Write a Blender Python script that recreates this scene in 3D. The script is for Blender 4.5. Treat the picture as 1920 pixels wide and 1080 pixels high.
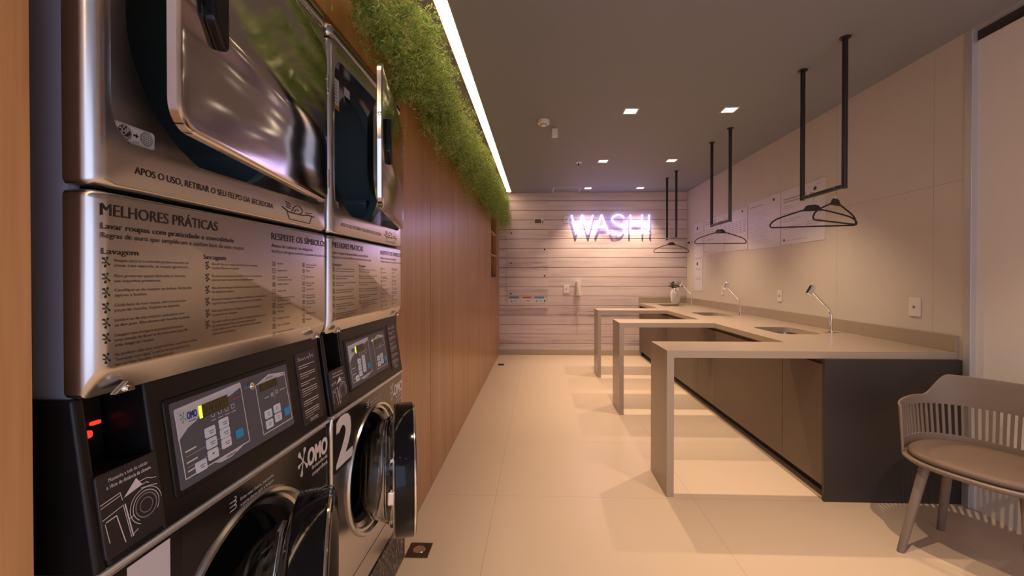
import bpy, bmesh, math, random
import numpy as np
from mathutils import Vector, Matrix
R = math.radians
random.seed(7)
for o in list(bpy.data.objects): bpy.data.objects.remove(o)
scn = bpy.context.scene
COL = scn.collection

# ------------------------------------------------------------------ camera, world, exposure
cam_d = bpy.data.cameras.new('camera'); cam = bpy.data.objects.new('camera', cam_d); COL.objects.link(cam)
cam.location = (0, 0, 1.35)
cam.rotation_euler = (R(90 - 0.45), 0, R(2.0))
cam_d.sensor_width = 36; cam_d.lens = 15.0; cam_d.clip_start = 0.02
cam_d.shift_x = -0.01201; cam_d.shift_y = -0.00819
scn.camera = cam
w = bpy.data.worlds.new('world'); scn.world = w; w.use_nodes = True
bg = w.node_tree.nodes['Background']; bg.inputs[0].default_value = (0.60, 0.66, 0.86, 1); bg.inputs[1].default_value = 1.7
vs = scn.view_settings
vs.view_transform = 'Standard'; vs.look = 'None'; vs.gamma = 1; vs.use_curve_mapping = False; vs.exposure = 0.46

WARM = (1.0, 0.72, 0.46)
DOWN_W = 110.0       # spot power of each ceiling downlight
LED_E = 10.0         # emission of the ceiling strip
NEON_E = 3.7        # emission of the neon tubes

# ------------------------------------------------------------------ materials
def new_mat(name):
    m = bpy.data.materials.new(name); m.use_nodes = True
    nt = m.node_tree; return m, nt, nt.nodes['Principled BSDF']
def pmat(name, col, rough=0.5, metal=0.0, spec=0.5, bump=None, coat=0.0, var=0.0, vscale=8.0):
    m, nt, b = new_mat(name)
    b.inputs['Base Color'].default_value = (*col, 1); b.inputs['Roughness'].default_value = rough
    b.inputs['Metallic'].default_value = metal; b.inputs['Specular IOR Level'].default_value = spec
    b.inputs['Coat Weight'].default_value = coat; b.inputs['Coat Roughness'].default_value = 0.1
    L = nt.links.new
    tc = nt.nodes.new('ShaderNodeTexCoord')
    nz = nt.nodes.new('ShaderNodeTexNoise'); nz.inputs['Scale'].default_value = vscale; nz.inputs['Detail'].default_value = 4
    L(tc.outputs['Object'], nz.inputs['Vector'])
    if var > 0:
        mx = nt.nodes.new('ShaderNodeMix'); mx.data_type = 'RGBA'
        mx.inputs['A'].default_value = (*[c * (1 - var) for c in col], 1); mx.inputs['B'].default_value = (*[min(1, c * (1 + var)) for c in col], 1)
        L(nz.outputs['Fac'], mx.inputs['Factor']); L(mx.outputs['Result'], b.inputs['Base Color'])
    if bump:
        n2 = nt.nodes.new('ShaderNodeTexNoise'); n2.inputs['Scale'].default_value = bump[0]; n2.inputs['Detail'].default_value = bump[2] if len(bump) > 2 else 2
        L(tc.outputs['Object'], n2.inputs['Vector'])
        bp = nt.nodes.new('ShaderNodeBump'); bp.inputs['Strength'].default_value = bump[1]; bp.inputs['Distance'].default_value = 0.02
        L(n2.outputs['Fac'], bp.inputs['Height']); L(bp.outputs['Normal'], b.inputs['Normal'])
    return m
def emat(name, col, e):
    m, nt, b = new_mat(name)
    b.inputs['Base Color'].default_value = (*[min(1, c) for c in col], 1)
    b.inputs['Emission Color'].default_value = (*col, 1); b.inputs['Emission Strength'].default_value = e
    return m
def wood_mat(name, c1, c2, axis_scale=(18, 18, 0.7), rough=0.30):
    m, nt, b = new_mat(name); L = nt.links.new
    tc = nt.nodes.new('ShaderNodeTexCoord'); mp = nt.nodes.new('ShaderNodeMapping'); mp.inputs['Scale'].default_value = axis_scale
    L(tc.outputs['Object'], mp.inputs['Vector'])
    nz = nt.nodes.new('ShaderNodeTexNoise'); nz.inputs['Scale'].default_value = 1.0; nz.inputs['Detail'].default_value = 6; nz.inputs['Distortion'].default_value = 0.6
    L(mp.outputs['Vector'], nz.inputs['Vector'])
    n2 = nt.nodes.new('ShaderNodeTexNoise'); n2.inputs['Scale'].default_value = 6.0; n2.inputs['Detail'].default_value = 3
    L(mp.outputs['Vector'], n2.inputs['Vector'])
    cr = nt.nodes.new('ShaderNodeValToRGB'); cr.color_ramp.elements[0].position = 0.3; cr.color_ramp.elements[1].position = 0.7
    cr.color_ramp.elements[0].color = (*c1, 1); cr.color_ramp.elements[1].color = (*c2, 1)
    ad = nt.nodes.new('ShaderNodeMath'); ad.operation = 'MULTIPLY_ADD'; ad.inputs[1].default_value = 0.3; ad.inputs[2].default_value = -0.15
    L(n2.outputs['Fac'], ad.inputs[0]); a2 = nt.nodes.new('ShaderNodeMath'); L(nz.outputs['Fac'], a2.inputs[0]); L(ad.outputs[0], a2.inputs[1])
    L(a2.outputs[0], cr.inputs['Fac']); L(cr.outputs['Color'], b.inputs['Base Color'])
    b.inputs['Roughness'].default_value = rough
    return m
def plank_mat(name):
    m, nt, b = new_mat(name); L = nt.links.new
    tc = nt.nodes.new('ShaderNodeTexCoord'); mp = nt.nodes.new('ShaderNodeMapping'); mp.inputs['Scale'].default_value = (0.9, 1, 14)
    L(tc.outputs['Object'], mp.inputs['Vector'])
    nz = nt.nodes.new('ShaderNodeTexNoise'); nz.inputs['Scale'].default_value = 1.6; nz.inputs['Detail'].default_value = 7; nz.inputs['Roughness'].default_value = 0.62
    L(mp.outputs['Vector'], nz.inputs['Vector'])
    sp = nt.nodes.new('ShaderNodeSeparateXYZ'); L(tc.outputs['Object'], sp.inputs[0])
    dv = nt.nodes.new('ShaderNodeMath'); dv.operation = 'DIVIDE'; dv.inputs[1].default_value = 0.163; L(sp.outputs['Z'], dv.inputs[0])
    fl = nt.nodes.new('ShaderNodeMath'); fl.operation = 'FLOOR'; L(dv.outputs[0], fl.inputs[0])
    wn = nt.nodes.new('ShaderNodeTexWhiteNoise'); wn.noise_dimensions = '1D'; L(fl.outputs[0], wn.inputs['W'])
    ma = nt.nodes.new('ShaderNodeMath'); ma.operation = 'MULTIPLY_ADD'; ma.inputs[1].default_value = 0.26; L(wn.outputs['Value'], ma.inputs[0]); L(nz.outputs['Fac'], ma.inputs[2])
    cr = nt.nodes.new('ShaderNodeValToRGB'); e = cr.color_ramp.elements
    e[0].position = 0.36; e[0].color = (0.37, 0.275, 0.29, 1); e[1].position = 0.85; e[1].color = (0.70, 0.58, 0.60, 1)
    e2 = cr.color_ramp.elements.new(0.52); e2.color = (0.58, 0.465, 0.48, 1)
    L(ma.outputs[0], cr.inputs['Fac']); L(cr.outputs['Color'], b.inputs['Base Color']); b.inputs['Roughness'].default_value = 0.55
    return m
def tile_mat(name, c, joint, bw, rh, off, axes, rough, var=0.06, mortar=0.0025, vs_=1.2):
    m, nt, b = new_mat(name); L = nt.links.new
    tc = nt.nodes.new('ShaderNodeTexCoord'); sp = nt.nodes.new('ShaderNodeSeparateXYZ'); L(tc.outputs['Object'], sp.inputs[0])
    cb = nt.nodes.new('ShaderNodeCombineXYZ'); L(sp.outputs[axes[0]], cb.inputs[0]); L(sp.outputs[axes[1]], cb.inputs[1])
    mp = nt.nodes.new('ShaderNodeMapping'); mp.inputs['Location'].default_value = (*off, 0); L(cb.outputs[0], mp.inputs['Vector'])
    br = nt.nodes.new('ShaderNodeTexBrick'); br.offset = 0; br.squash = 1
    br.inputs['Scale'].default_value = 1; br.inputs['Brick Width'].default_value = bw; br.inputs['Row Height'].default_value = rh
    br.inputs['Mortar Size'].default_value = mortar; br.inputs['Mortar Smooth'].default_value = 0.2
    br.inputs['Mortar'].default_value = (*joint, 1)
    L(mp.outputs[0], br.inputs['Vector'])
    nz = nt.nodes.new('ShaderNodeTexNoise'); nz.inputs['Scale'].default_value = vs_; nz.inputs['Detail'].default_value = 6
    L(tc.outputs['Object'], nz.inputs['Vector'])
    mx = nt.nodes.new('ShaderNodeMix'); mx.data_type = 'RGBA'
    mx.inputs['A'].default_value = (*[x * (1 - var) for x in c], 1); mx.inputs['B'].default_value = (*[x * (1 + var) for x in c], 1)
    L(nz.outputs['Fac'], mx.inputs['Factor']); L(mx.outputs['Result'], br.inputs['Color1']); L(mx.outputs['Result'], br.inputs['Color2'])
    L(br.outputs['Color'], b.inputs['Base Color']); b.inputs['Roughness'].default_value = rough
    return m
def leaf_mat(name, cols):
    m, nt, b = new_mat(name); L = nt.links.new
    g = nt.nodes.new('ShaderNodeNewGeometry'); cr = nt.nodes.new('ShaderNodeValToRGB')
    cr.color_ramp.elements[0].color = (*cols[0], 1); cr.color_ramp.elements[1].color = (*cols[-1], 1)
    for i, c in enumerate(cols[1:-1]):
        cr.color_ramp.elements.new((i + 1) / (len(cols) - 1)).color = (*c, 1)
    L(g.outputs['Random Per Island'], cr.inputs['Fac']); L(cr.outputs['Color'], b.inputs['Base Color'])
    b.inputs['Roughness'].default_value = 0.5
    tr = nt.nodes.new('ShaderNodeBsdfTranslucent'); L(cr.outputs['Color'], tr.inputs['Color'])
    mx = nt.nodes.new('ShaderNodeMixShader'); mx.inputs[0].default_value = 0.5
    L(b.outputs[0], mx.inputs[1]); L(tr.outputs[0], mx.inputs[2]); L(mx.outputs[0], nt.nodes['Material Output'].inputs['Surface'])
    return m
def glass_mat(name, col=(1, 1, 1), rough=0.0):
    m, nt, b = new_mat(name)
    b.inputs['Base Color'].default_value = (*col, 1); b.inputs['Transmission Weight'].default_value = 1
    b.inputs['Roughness'].default_value = rough; b.inputs['IOR'].default_value = 1.45
    return m
def speckle_mat(name):
    m, nt, b = new_mat(name); L = nt.links.new
    tc = nt.nodes.new('ShaderNodeTexCoord'); vo = nt.nodes.new('ShaderNodeTexNoise'); vo.inputs['Scale'].default_value = 70; vo.inputs['Detail'].default_value = 3; vo.inputs['Distortion'].default_value = 1.5
    mp = nt.nodes.new('ShaderNodeMapping'); mp.inputs['Scale'].default_value = (1, 1, 0.5); L(tc.outputs['Object'], mp.inputs[0]); L(mp.outputs[0], vo.inputs['Vector'])
    cr = nt.nodes.new('ShaderNodeValToRGB'); cr.color_ramp.elements[0].position = 0.52; cr.color_ramp.elements[1].position = 0.66
    cr.color_ramp.elements[0].color = (0.035, 0.028, 0.026, 1); cr.color_ramp.elements[1].color = (0.30, 0.25, 0.22, 1)
    L(vo.outputs['Fac'], cr.inputs['Fac']); L(cr.outputs['Color'], b.inputs['Base Color']); b.inputs['Roughness'].default_value = 0.5
    return m
def brushed(name, col, rough, bscale, bstr, stretch=(1, 1, 1), dist=0.02):
    m, nt, b = new_mat(name); L = nt.links.new
    b.inputs['Base Color'].default_value = (*col, 1); b.inputs['Metallic'].default_value = 1
    tc = nt.nodes.new('ShaderNodeTexCoord')
    mp = nt.nodes.new('ShaderNodeMapping'); mp.inputs['Scale'].default_value = (4, 4, 300); L(tc.outputs['Object'], mp.inputs[0])
    nz = nt.nodes.new('ShaderNodeTexNoise'); nz.inputs['Scale'].default_value = 1; nz.inputs['Detail'].default_value = 2; L(mp.outputs[0], nz.inputs['Vector'])
    mr = nt.nodes.new('ShaderNodeMapRange'); mr.inputs['To Min'].default_value = rough * 0.97; mr.inputs['To Max'].default_value = rough * 1.03
    L(nz.outputs['Fac'], mr.inputs['Value']); L(mr.outputs[0], b.inputs['Roughness'])
    n2 = nt.nodes.new('ShaderNodeTexNoise'); n2.inputs['Scale'].default_value = bscale; n2.inputs['Detail'].default_value = 1
    m2 = nt.nodes.new('ShaderNodeMapping'); m2.inputs['Scale'].default_value = stretch; L(tc.outputs['Object'], m2.inputs[0]); L(m2.outputs[0], n2.inputs['Vector'])
    bp = nt.nodes.new('ShaderNodeBump'); bp.inputs['Strength'].default_value = bstr; bp.inputs['Distance'].default_value = dist
    L(n2.outputs['Fac'], bp.inputs['Height']); L(bp.outputs['Normal'], b.inputs['Normal'])
    return m

M = {}
M['floor'] = tile_mat('floor_porcelain', (0.55, 0.435, 0.345), (0.36, 0.28, 0.23), 1.2, 0.865, (0.265 + 1.2, 0.89 - 0.04), ('X', 'Y'), 0.30, 0.04, 0.0016)
M['tile'] = tile_mat('wall_tile', (0.60, 0.54, 0.485), (0.42, 0.36, 0.32), 0.88, 1.8, (-2.8 + 4.4, -0.12 + 1.8), ('Y', 'Z'), 0.45, 0.08, 0.002, 2.0)
M['ceiling'] = pmat('ceiling_paint', (0.225, 0.235, 0.265), 0.7, var=0.03, vscale=2)
M['whitewall'] = pmat('white_wall_panel', (0.80, 0.755, 0.73), 0.6, var=0.03, vscale=3)
M['plank'] = plank_mat('whitewashed_planks')
M['wood'] = wood_mat('warm_wood_laminate', (0.29, 0.130, 0.044), (0.40, 0.195, 0.070))
M['jamb'] = wood_mat('light_wood_laminate', (0.48, 0.235, 0.095), (0.64, 0.35, 0.155), (26, 26, 0.9))
M['darkwood'] = wood_mat('niche_dark_wood', (0.10, 0.035, 0.012), (0.15, 0.055, 0.02))
M['base'] = pmat('beige_skirting', (0.40, 0.33, 0.25), 0.4, var=0.03)
M['alu'] = pmat('aluminium_profile', (0.62, 0.62, 0.64), 0.4, 0.6)
M['steel'] = brushed('brushed_steel', (0.58, 0.56, 0.57), 0.25, 3.0, 0.05)
M['steel_door'] = brushed('polished_steel', (0.62, 0.59, 0.58), 0.11, 1.0, 1.0, (0.3, 0.45, 5.0), 0.06)
M['steel_sink'] = pmat('sink_steel', (0.62, 0.60, 0.58), 0.22, 1.0)
M['chrome'] = pmat('chrome', (0.85, 0.85, 0.86), 0.08, 1.0)
M['side'] = pmat('blue_grey_enamel', (0.26, 0.28, 0.38), 0.4, 0.1)
M['black'] = pmat('black_plastic', (0.008, 0.007, 0.008), 0.36, spec=0.3)
M['blackgloss'] = pmat('gloss_black', (0.006, 0.006, 0.008), 0.08, spec=0.25)
M['film'] = pmat('dark_film', (0.022, 0.016, 0.012), 0.22)
M['numblock'] = pmat('number_sticker_black', (0.016, 0.011, 0.010), 0.35)
M['rubber'] = pmat('black_rubber', (0.008, 0.008, 0.008), 0.5)
M['drum'] = pmat('drum_dark_steel', (0.16, 0.225, 0.26), 0.28, 0.2)
M['wdrum'] = pmat('washer_drum', (0.10, 0.10, 0.10), 0.3, 0.8)
M['print'] = pmat('black_print', (0.018, 0.014, 0.014), 0.5)
M['white'] = pmat('white_print', (0.66, 0.63, 0.68), 0.5)
M['faint'] = pmat('faint_print', (0.36, 0.33, 0.40), 0.5)
M['greyprint'] = pmat('grey_print', (0.20, 0.19, 0.22), 0.5)
M['label'] = pmat('white_label', (0.66, 0.66, 0.72), 0.4)
M['labelblack'] = pmat('black_label', (0.020, 0.015, 0.020), 0.4)
M['keypad'] = pmat('grey_keypad', (0.085, 0.09, 0.125), 0.4)
M['keylight'] = pmat('keypad_pale', (0.52, 0.54, 0.64), 0.4)
M['button'] = pmat('pale_button', (0.62, 0.68, 0.82), 0.4)
M['blue'] = pmat('blue_button', (0.02, 0.30, 0.62), 0.4)
M['navy'] = pmat('navy_print', (0.02, 0.04, 0.22), 0.4)
M['green'] = pmat('green_print', (0.10, 0.32, 0.16), 0.4)
M['redprint'] = pmat('red_print', (0.40, 0.06, 0.05), 0.4)
M['lcd'] = pmat('lcd_dark', (0.055, 0.045, 0.018), 0.2)
M['lcddig'] = pmat('lcd_digit', (0.13, 0.11, 0.06), 0.3)
M['lcdlit'] = emat('lcd_lit', (0.65, 0.85, 0.05), 0.9)
M['redled'] = emat('scanner_glow', (1.0, 0.05, 0.03), 0.7)
M['orange'] = pmat('orange_print', (0.65, 0.16, 0.03), 0.4)
M['skyprint'] = pmat('blue_print', (0.08, 0.20, 0.45), 0.4)
M['yellow'] = pmat('yellow_print', (0.75, 0.50, 0.05), 0.4)
M['counter'] = pmat('taupe_quartz', (0.36, 0.285, 0.225), 0.27, var=0.05, vscale=160)
M['cab'] = pmat('dark_brown_laminate', (0.11, 0.074, 0.048), 0.42, var=0.05, vscale=4)
M['cabend'] = pmat('charcoal_laminate', (0.030, 0.023, 0.022), 0.45)  # cabinet brown with shade put into the colour; also colours the gap strip
M['kick'] = pmat('black_kick', (0.012, 0.010, 0.009), 0.5)
M['poster'] = pmat('poster_white', (0.66, 0.62, 0.68), 0.35)
M['plate'] = pmat('white_plastic', (0.72, 0.67, 0.62), 0.35)
M['rod'] = pmat('black_powder_coat', (0.012, 0.011, 0.012), 0.35)
M['hanger'] = pmat('dark_velvet', (0.030, 0.022, 0.020), 0.8)
M['chair'] = pmat('taupe_plastic', (0.175, 0.135, 0.115), 0.5)
M['cushion'] = pmat('taupe_cushion', (0.150, 0.100, 0.078), 0.6, bump=(220, 0.15))
M['vase'] = pmat('white_ceramic', (0.78, 0.72, 0.66), 0.25)
M['leaf'] = leaf_mat('fern_leaves', [(0.08, 0.20, 0.04), (0.20, 0.36, 0.07), (0.36, 0.48, 0.11), (0.62, 0.62, 0.22), (0.14, 0.32, 0.09)])
M['leafdark'] = leaf_mat('dark_leaves', [(0.012, 0.03, 0.012), (0.03, 0.06, 0.02)])
M['stem'] = pmat('stem_brown', (0.10, 0.10, 0.03), 0.6)
M['trough'] = pmat('dark_trough', (0.05, 0.03, 0.02), 0.6)
M['led'] = emat('led_diffuser', (1.0, 0.70, 0.42), LED_E)
M['down'] = emat('downlight_diffuser', (1.0, 0.80, 0.58), 7.0)
M['neon'] = emat('neon_tube', (0.56, 0.48, 1.0), NEON_E)
M['glass'] = glass_mat('clear_glass', (0.95, 0.97, 0.98), 0.0)
M['tint'] = glass_mat('smoked_glass', (0.10, 0.10, 0.11), 0.02)
M['plinth'] = speckle_mat('speckled_dark_stone')
M['bronze'] = pmat('bronze_plate', (0.10, 0.06, 0.035), 0.35, 0.7)

# ------------------------------------------------------------------ mesh builder
_tc = {}
def text_geo(s, bold=0.0):
    k = (s, bold)
    if k in _tc: return _tc[k]
    cu = bpy.data.curves.new('t', 'FONT'); cu.body = s; cu.size = 1; cu.offset = bold; cu.resolution_u = 3
    ob = bpy.data.objects.new('t', cu); COL.objects.link(ob)
    dg = bpy.context.evaluated_depsgraph_get(); ev = ob.evaluated_get(dg); me = ev.to_mesh()
    vv = [(v.co.x, v.co.y) for v in me.vertices]; ff = [tuple(p.vertices) for p in me.polygons]
    ev.to_mesh_clear(); bpy.data.objects.remove(ob); bpy.data.curves.remove(cu)
    _tc[k] = (vv, ff); return _tc[k]
CAP = max(y for x, y in text_geo('H')[0])

def rr(w, h, r, n=5, cx=0, cy=0):
    pts = []
    for (sx, sy, a0) in ((1, 1, 0), (-1, 1, 90), (-1, -1, 180), (1, -1, 270)):
        for i in range(n + 1):
            a = R(a0 + 90 * i / n); pts.append((cx + sx * (w / 2 - r) + r * math.cos(a), cy + sy * (h / 2 - r) + r * math.sin(a)))
    return pts

class MB:
    def __init__(s): s.v = []; s.f = []; s.mi = []; s.cur = 0
    def add(s, vs, fs):
        b = len(s.v); s.v += [tuple(v) for v in vs]
        for f in fs: s.f.append(tuple(b + i for i in f)); s.mi.append(s.cur)
        return s
    def box(s, x0, x1, y0, y1, z0, z1):
        return s.add([(x0, y0, z0), (x1, y0, z0), (x1, y1, z0), (x0, y1, z0), (x0, y0, z1), (x1, y0, z1), (x1, y1, z1), (x0, y1, z1)],
                     [(0, 3, 2, 1), (4, 5, 6, 7), (0, 1, 5, 4), (1, 2, 6, 5), (2, 3, 7, 6), (3, 0, 4, 7)])
    def loft(s, loops, cap0=True, cap1=True, closed=True):
        n = len(loops[0]); vs = [p for l in loops for p in l]; fs = []
        for i in range(len(loops) - 1):
            for j in range(n if closed else n - 1):
                k = (j + 1) % n; fs.append((i * n + j, i * n + k, (i + 1) * n + k, (i + 1) * n + j))
        if cap0: fs.append(tuple(reversed(range(n))))
        if cap1: fs.append(tuple(range((len(loops) - 1) * n, len(loops) * n)))
        return s.add(vs, fs)
    def prism(s, pts2, fr, d0, d1):          # extrude a 2-D outline along frame normal; fr = (o,u,v)
        o, u, v = [Vector(a) for a in fr]; n = u.cross(v)
        l0 = [o + u * a + v * b + n * d0 for a, b in pts2]; l1 = [o + u * a + v * b + n * d1 for a, b in pts2]
        return s.loft([l0, l1])
    def flat(s, pts2, fr, d=0.0):
        o, u, v = [Vector(a) for a in fr]; n = u.cross(v)
        return s.add([o + u * a + v * b + n * d for a, b in pts2], [tuple(range(len(pts2)))])
    def strip(s, pts2, fr, wd, d=0.0, closed=False):   # flat stroke along a 2-D polyline
        P = [Vector(p) for p in pts2]
        if closed: P = P + [P[0]]
        for a, b in zip(P[:-1], P[1:]):
            t = b - a
            if t.length < 1e-7: continue
            t.normalize(); n = Vector((-t.y, t.x)) * wd / 2; e = t * wd * 0.3
            s.flat([a - e - n, b + e - n, b + e + n, a - e + n], fr, d)
        return s
    def ring(s, c, r0, r1, fr, d=0.0, n=28, a0=0, a1=360, ys=1.0):
        full = abs(a1 - a0) >= 360
        k = n if full else n + 1
        o, u, v = [Vector(a) for a in fr]; nn = u.cross(v); vs = []
        for i in range(k):
            a = R(a0 + (a1 - a0) * i / n)
            for r in (r0, r1): vs.append(o + u * (c[0] + r * math.cos(a)) + v * (c[1] + r * math.sin(a) * ys) + nn * d)
        fs = [(2 * i, 2 * i + 1, (2 * i + 3) % (2 * k), (2 * i + 2) % (2 * k)) for i in range(n)]
        return s.add(vs, fs)
    def text(s, t, fr, x, y, cap, width=None, align='l', bold=0.0, d=0.0):
        if bold > 0.005:
            e_ = min(bold, 0.02) * cap * 2.6
            if bold >= 0.03:
                V_ = Vector(fr[2]); k_ = 0
                for q_ in (-1, 0, 1):
                    for p_ in (-1, 0, 1):
                        k_ += 1; s.text(t, (Vector(fr[0]) + Vector(fr[1]) * cap * .055 * q_ + V_ * cap * .035 * p_, fr[1], fr[2]), x, y, cap, width, align, 0.0, d + k_ * 1e-5)
                return s
            for q_ in (-1, 1): s.text(t, (Vector(fr[0]) + Vector(fr[1]) * e_ * q_ * .5, fr[1], fr[2]), x, y, cap, width, align, 0.0, d + q_ * 1e-5)
            return s
        vv, ff = text_geo(t, 0.0); xs = [p[0] for p in vv]; k = cap / CAP; kx = k
        x0 = min(xs); wd = max(xs) - x0
        if width: kx = width / wd
        off = {'l': 0, 'c': -wd * kx / 2, 'r': -wd * kx}[align]
        o, u, v = [Vector(a) for a in fr]; n = u.cross(v)
        return s.add([o + u * (x + off + (p[0] - x0) * kx) + v * (y + p[1] * k) + n * d for p in vv], ff)
    def tube(s, pts, r, n=10, closed=False, sq=1.0):
        P = [Vector(p) for p in pts]; m = len(P); rs = r if isinstance(r, (list, tuple)) else [r] * m
        T = []
        for i in range(m):
            if closed: t = P[(i + 1) % m] - P[i - 1]
            else: t = P[min(i + 1, m - 1)] - P[max(i - 1, 0)]
            T.append(t.normalized())
        up = Vector((0, 0, 1)) if abs(T[0].z) < 0.9 else Vector((1, 0, 0))
        nrm = (up - T[0] * up.dot(T[0])).normalized(); loops = []
        for i in range(m):
            nrm = (nrm - T[i] * nrm.dot(T[i])).normalized(); bn = T[i].cross(nrm)
            loops.append([P[i] + nrm * (rs[i] * math.cos(2 * math.pi * j / n)) + bn * (rs[i] * sq * math.sin(2 * math.pi * j / n)) for j in range(n)])
        if closed: loops.append(loops[0]); return s.loft(loops, False, False)
        return s.loft(loops)
    def lathe(s, prof, c, axis='x', n=48, cap0=False, cap1=False):   # prof: (a along axis, r)
        loops = []
        for a, r in prof:
            l = []
            for j in range(n):
                t = 2 * math.pi * j / n; p, q = r * math.cos(t), r * math.sin(t)
                l.append({'x': (c[0] + a, c[1] + p, c[2] + q), 'z': (c[0] + p, c[1] + q, c[2] + a), 'y': (c[0] + q, c[1] + a, c[2] + p)}[axis])
            loops.append(l)
        return s.loft(loops, cap0, cap1)
    def plate_hole(s, outer, inner, layers, c):
        # outer(a)/inner(a): radius functions about c=(y,z); layers: (x, inset_y, inset_z, which) builds a plate in the YZ plane
        pass
    def build(s, name, mat, parent=None, off=(0, 0, 0), loc=(0, 0, 0), rot=(0, 0, 0), bevel=None, smooth=35, solid=None):
        me = bpy.data.meshes.new(name)
        me.from_pydata([(v[0] - off[0], v[1] - off[1], v[2] - off[2]) for v in s.v], [], s.f)
        mats = mat if isinstance(mat, (list, tuple)) else [mat]
        for m_ in mats: me.materials.append(M[m_])
        me.polygons.foreach_set('material_index', s.mi)
        bm = bmesh.new(); bm.from_mesh(me); bmesh.ops.recalc_face_normals(bm, faces=bm.faces) if smooth is not None else None
        bm.to_mesh(me); bm.free()
        if smooth:
            me.polygons.foreach_set('use_smooth', [True] * len(me.polygons)); me.set_sharp_from_angle(angle=R(smooth))
        me.update()
        o = bpy.data.objects.new(name, me); COL.objects.link(o)
        o.location = loc; o.rotation_euler = rot
        if parent: o.parent = parent
        if solid:
            md = o.modifiers.new('thick', 'SOLIDIFY'); md.thickness = solid; md.offset = 0
        if bevel:
            md = o.modifiers.new('bevel', 'BEVEL'); md.width = bevel; md.segments = 3; md.limit_method = 'ANGLE'; md.angle_limit = R(40)
        return o

def tag(o, label, cat, group=None, kind=None):
    o['label'] = label; o['category'] = cat
    if group: o['group'] = group
    if kind: o['kind'] = kind
    return o
def struct(o): o['kind'] = 'structure'; return o
def empty(name, loc, label, cat, group=None, rz=0):
    o = bpy.data.objects.new(name, None); COL.objects.link(o); o.location = loc; o.rotation_euler = (0, 0, rz)
    o.empty_display_size = 0.1
    return tag(o, label, cat, group)
def copy_tree(o, parent=None):
    c = o.copy(); COL.objects.link(c)
    if parent: c.parent = parent
    for ch in [x for x in bpy.data.objects if x.parent == o]: copy_tree(ch, c)
    return c

XL, XR, YB, HC, YN = -0.69, 2.5, 7.32, 2.78, -2.6
# ------------------------------------------------------------------ room shell
struct(MB().box(-1.5, 2.7, YN, YB + 0.15, -0.12, 0).build('floor', 'floor', smooth=0))
struct(MB().box(-1.5, 2.7, YN, YB + 0.15, HC, HC + 0.1).build('ceiling', 'ceiling', smooth=0))
# back wall: planks laid over a dark backing
mb = MB(); mb.cur = 1; mb.box(XL - 0.1, XR + 0.1, YB + 0.02, YB + 0.1, 0, HC); mb.cur = 0
z = 0.036
while z < HC:
    z1 = min(z + 0.156, HC); mb.box(XL - 0.01, XR, YB, YB + 0.02, max(z, 0.085), z1); z += 0.163
struct(mb.build('wall_back', ['plank', 'darkwood'], smooth=0, bevel=0.004))
struct(MB().box(XL, 1.74, YB - 0.014, YB, 0, 0.083).build('baseboard_back', 'base', smooth=0, bevel=0.003))
# left wall: wood panels with fine joints, niche for the machines, shelf niche at the far end
NY0, NY1 = 0.556, 2.03
mb = MB()
mb.box(-1.5, XL - 0.02, NY1 + 0.02, 6.12, 0, HC)
ys = [NY1, 2.69, 3.40, 4.12, 4.87, 5.5, 6.12]
for a, b in zip(ys[:-1], ys[1:]): mb.box(XL - 0.03, XL, a + 0.005, b - 0.005, 0, HC)
mb.box(-1.5, XL, 6.88, YB + 0.02, 0, HC)
mb.box(-1.5, XL, 6.122, 6.88, 0, 1.34); mb.box(-1.5, XL, 6.122, 6.88, 2.40, HC)
mb.box(-1.5, XL - 0.35, 6.12, 6.88, 1.34, 2.40)
mb.box(-1.5, -1.42, NY0, NY1, 0, HC)
mb.box(-1.42, XL, NY0, NY1, 2.2, HC)
mb.box(-1.5, XL - 0.03, NY1, NY1 + 0.02, 0, 2.2)
struct(mb.build('wall_left', 'wood', smooth=0))
struct(MB().box(-1.5, XL, YN, NY0, 0, HC).build('trim_1', 'jamb', smooth=0))
mb = MB()
for zz in (1.66, 2.0): mb.box(XL - 0.34, XL - 0.004, 6.124, 6.876, zz, zz + 0.018)
struct(mb.build('trim_2', 'jamb', smooth=0))
# right wall: tiles behind the counter, aluminium post, white panel nearer the camera
struct(MB().box(XR, XR + 0.15, 2.60, YB + 0.1, 0, HC).build('wall_right', 'tile', smooth=0))
struct(MB().box(XR + 0.025, XR + 0.15, YN, 2.56, 0, HC - 0.075).build('wall_right_near', 'whitewall', smooth=0))
struct(MB().box(XR - 0.008, XR + 0.16, 2.555, 2.60, 0, HC).build('trim_3', 'alu', smooth=0, bevel=0.003))
struct(MB().box(XR - 0.004, XR + 0.02, YN, 2.555, HC - 0.02, HC).build('trim_4', 'alu', smooth=0))
struct(MB().box(XR + 0.02, XR + 0.15, YN, 2.555, HC - 0.075, HC).build('trim_5', 'cabend', smooth=0))  # solid dark strip painted as the shade in the gap above the panel

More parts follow.
